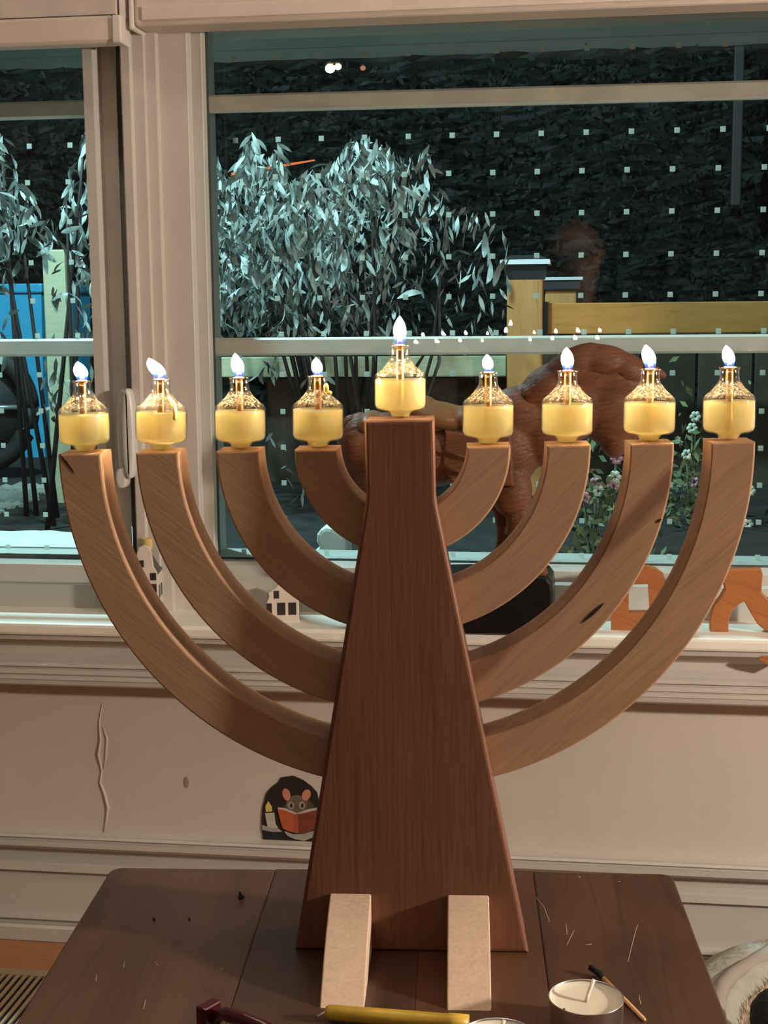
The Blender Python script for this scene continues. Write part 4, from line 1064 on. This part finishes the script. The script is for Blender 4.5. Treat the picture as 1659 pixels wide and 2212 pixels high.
# dark hedge behind everything
HG = mat('hedge_leaf', (.014, .018, .016), .7, var=.5, scale=6)
htop = P(1000, 112, 6.2).z
bm = bmesh.new()
nx_, nz_ = 160, 70
vv = [[bm.verts.new((-4 + 10 * i / nx_, 6.25 + random.uniform(-.03, .03), GZ + (htop - GZ) * j / nz_)) for j in range(nz_ + 1)] for i in range(nx_ + 1)]
for i in range(nx_):
    for j in range(nz_): bm.faces.new((vv[i][j], vv[i + 1][j], vv[i + 1][j + 1], vv[i][j + 1]))
for j in range(nx_):
    a_, b_ = vv[j][nz_], vv[j + 1][nz_]
    bm.faces.new((a_, b_, bm.verts.new((b_.co.x, 7.0, htop)), bm.verts.new((a_.co.x, 7.0, htop))))
for i in range(24000):
    p_ = Vector((random.uniform(-4, 6), random.uniform(5.95, 6.25), random.uniform(GZ, htop - .04))); mm_ = leaf_matrix(p_, random.uniform(.02, .05), 1.2)
    bm.faces.new([bm.verts.new(mm_ @ Vector(a_)) for a_ in ((0, 0, 0), (-.2, .05, -.5), (0, .1, -1), (.2, .05, -.5))])
hedge = tag(link_mesh('hedge', bm, HG), 'dark evergreen hedge across the back of the garden', 'hedge', None, 'stuff')
# neighbouring house
YHs = 8.2
hsx = empty('neighbour_house', (0, YHs, GZ), 0, 'grey sided neighbouring house above the hedge', 'house')
SID = mat('house_siding', (.27, .25, .21), .8, var=.15, scale=1.2)
zb_ = P(1000, 250, YHs).z - GZ
bm = add_box(bmesh.new(), (-6, 0, 0), (8, .1, .19), .003, 1); sme = bpy.data.meshes.new('siding_board'); bm.to_mesh(sme); bm.free(); sme.materials.append(SID)
for i in range(16):
    o = bpy.data.objects.new('siding_board', sme); COL.objects.link(o); o.parent = hsx; o.location = (0, -.012 * (i % 2), .0 + i * .192)
q = P(1592, 300, 5.9)
dp = box('drainpipe', (-.02, -.02, P(1592, 445, 5.9).z - GZ), (.02, .02, P(1592, 100, 5.9).z - GZ), mat('pipe_grey', (.05, .047, .042), .6), None, .006); dp.location = (q.x, 5.9, GZ)
tag(dp, 'thin grey upright pole against the hedge at upper right', 'pole')
# distant lamps
LAMP = emit('warm_bulb', (1, .72, .36), 6); LAMP2 = emit('dim_bulb', (1, .40, .18), .5)
lc = P(720, 148, 5.8)
def bulb(px, py, r, m, lab, Y=5.8):
    c = P(px, py, Y); o = empty('wall_lantern', c, 0, lab, 'lamp', 'warm lamps seen beyond the garden')
    bm = bmesh.new(); add_ell(bm, (0, 0, 0), (r, r, r * .9)); link_mesh('bulb', bm, m, o, True)
    bm = add_lathe(bmesh.new(), [(r * .4, r * .8), (r * 1.15, r * 1.05), (r * .3, r * 1.5)], 14, True); link_mesh('hood', bm, CAP, o, True)
bulb(713, 148, .020, LAMP, 'brightest warm lamp above the shrub, upper left of the large window')
bulb(730, 144, .014, LAMP, 'second warm lamp touching the brightest one on its right')
bulb(784, 147, .011, LAMP2, 'small dim orange lamp right of the bright pair')
tb = tube('light_strip', [P(500, 376, 5.85), P(560, 366, 5.85), P(680, 346, 5.85)], [.006, .008, .003], emit('orange_strip', (1, .25, .08), .9), hedge, 6)
tb['label'] = 'thin orange line of light'

# ================================================================ the photographer, seen only as a faint reflection in the window
def mirror(v):
    n_ = Vector((math.sin(A_T), -math.cos(A_T) * math.cos(B_T), math.sin(B_T))).normalized(); p0_ = Vector((-.05, YA, 0))
    return v - n_ * (2 * (v - p0_).dot(n_))
d_ = ray(1234, 572); HD = mirror(d_ * (4.02 / d_.y)) + Vector((0, 0, CZ))
SKIN = mat('skin', (.52, .30, .21), .5, var=.06, scale=30)
SHIRT = mat('dark_shirt', (.03, .032, .04), .85, var=.2, scale=40); HAIR = mat('brown_hair', (.05, .03, .02), .7, var=.3, scale=120)
per = empty('person', (HD.x, HD.y - .12, 0), 0, 'kneeling person in glasses and dark shirt holding a phone, reflected in the window', 'person')
bm = bmesh.new()
O = Vector(per.location)
def cap(a, b, r0, r1, n=7):
    a, b = Vector(a), Vector(b)
    for i in range(n):
        t = i / (n - 1); r_ = r0 + (r1 - r0) * t
        add_ell(bm, a.lerp(b, t), (r_, r_, r_), sub=2)
hc = HD - O
RZ = Matrix.Rotation(R(-14), 4, 'Y')
def hp(x, y, z): return hc + RZ @ Vector((x, y, z))
add_ell(bm, hp(0, -.015, .025), (.074, .092, .090), (0, R(-14), 0)); add_ell(bm, hp(0, .018, -.045), (.054, .062, .062), (0, R(-14), 0))
add_ell(bm, hp(0, .048, -.085), (.026, .024, .020)); add_ell(bm, hp(0, .085, -.018), (.013, .018, .024)); add_ell(bm, hp(0, .074, .008), (.010, .014, .026))
add_ell(bm, hp(0, .066, -.058), (.024, .010, .007)); add_ell(bm, hp(0, .066, .030), (.058, .014, .010))
for sx in (-1, 1):
    add_ell(bm, hp(sx * .074, -.008, -.005), (.010, .020, .032)); add_ell(bm, hp(sx * .036, .052, -.022), (.024, .022, .022))
cap(hp(0, -.02, -.06), Vector((0, -.06, .80)), .052, .056)
cap((-.17, -.08, .76), (.17, -.08, .76), .060, .060, 9); add_ell(bm, (0, -.07, .62), (.165, .105, .20)); add_ell(bm, (0, -.09, .38), (.150, .110, .20)); add_ell(bm, (0, -.11, .22), (.165, .13, .12))
ph = Vector((0, 0, CZ)) - FWD * .016 + DOWN * .052 + RIGHT * .020
fing = []
for sx in (-1, 1):
    hand = ph + RIGHT * (sx * .050) + DOWN * .020 - FWD * .012 - O
    el = Vector((sx * .27, .10, .58)); sh_ = Vector((sx * .185, -.07, .755))
    cap(sh_, el, .052, .042, 10); cap(el, hand - Vector((0, .055, .02)), .040, .026, 12)
    add_ell(bm, hand - Vector((-sx * .008, .026, .006)), (.018, .040, .038))
    for k_, (oz, ln) in enumerate(((.030, .9), (.010, 1), (-.010, .95), (-.028, .78))):
        b_ = hand + Vector((sx * .004, .004, oz)); cap(b_, b_ + Vector((0, .022 * ln, 0)), .0085, .008, 4); cap(b_ + Vector((0, .022 * ln, 0)), b_ + Vector((-sx * .020 * ln, .026 * ln, 0)), .008, .007, 4)
    tb_ = hand + Vector((-sx * .006, -.030, .026)); cap(tb_, tb_ + Vector((-sx * .026, .004, .018)), .0095, .008, 5)
    cap((sx * .10, -.08, .20), (sx * .13, .30, .115), .085, .060, 12); cap((sx * .13, .30, .085), (sx * .11, -.10, .060), .055, .040, 12); cap((sx * .11, -.10, .055), (sx * .11, -.22, .035), .038, .026, 5)
body = link_mesh('body', bm, SKIN, per); remesh(body, .006, 4)
bm = bmesh.new()
cap((-.17, -.08, .765), (.17, -.08, .765), .068, .068, 9); add_ell(bm, (0, -.07, .62), (.178, .118, .21)); add_ell(bm, (0, -.09, .40), (.165, .125, .24))
for sx in (-1, 1):
    el = Vector((sx * .27, .10, .58)); hand = ph + RIGHT * (sx * .050) + DOWN * .020 - FWD * .012 - O
    cap((sx * .185, -.07, .755), el, .062, .052, 10); cap(el, el.lerp(hand, .72), .050, .036, 10)
remesh(link_mesh('shirt', bm, SHIRT, per), .008, 4)
bm = bmesh.new()
add_ell(bm, (0, -.11, .23), (.18, .145, .125))
for sx in (-1, 1):
    cap((sx * .10, -.08, .205), (sx * .13, .30, .12), .096, .070, 12); cap((sx * .13, .30, .085), (sx * .11, -.08, .062), .062, .048, 12)
remesh(link_mesh('trousers', bm, mat('dark_trousers', (.02, .025, .04), .9), per), .009, 4)
bm = bmesh.new()
add_ell(bm, hp(0, -.036, .052), (.080, .088, .080), (0, R(-14), 0)); add_ell(bm, hp(0, -.058, -.005), (.076, .062, .078))
remesh(link_mesh('hair', bm, HAIR, per), .006, 2)
gl_ = None
for sx in (-1, 1):
    tube('glasses_rim', [hp(sx * .034 + .025 * math.cos(t), .088 - .004 * abs(math.cos(t)), .003 + .019 * math.sin(t)) for t in [2 * math.pi * i / 20 for i in range(21)]], .0022, INK, per, 6)
    tube('glasses_temple', [hp(sx * .060, .086, .006), hp(sx * .074, .05, .006), hp(sx * .080, -.005, .004)], .002, INK, per, 6)
    bm = bmesh.new(); add_ell(bm, hp(sx * .032, .066, .004), (.012, .010, .008)); link_mesh('eye', bm, mat('eye_dark', (.04, .03, .025), .2), per, True)
tube('glasses_bridge', [hp(-.010, .088, .008), hp(0, .091, .011), hp(.010, .088, .008)], .002, INK, per, 6)
pm = Matrix((RIGHT, -DOWN, -FWD)).transposed().to_4x4()
po_ = box('phone', (-.0375, -.0755, -.004), (.0375, .0755, .004), mat('phone_black', (.01, .01, .011), .3), None, .003)
po_.matrix_world = Matrix.Translation(ph) @ pm
tag(po_, 'black phone held up by the kneeling person', 'phone')
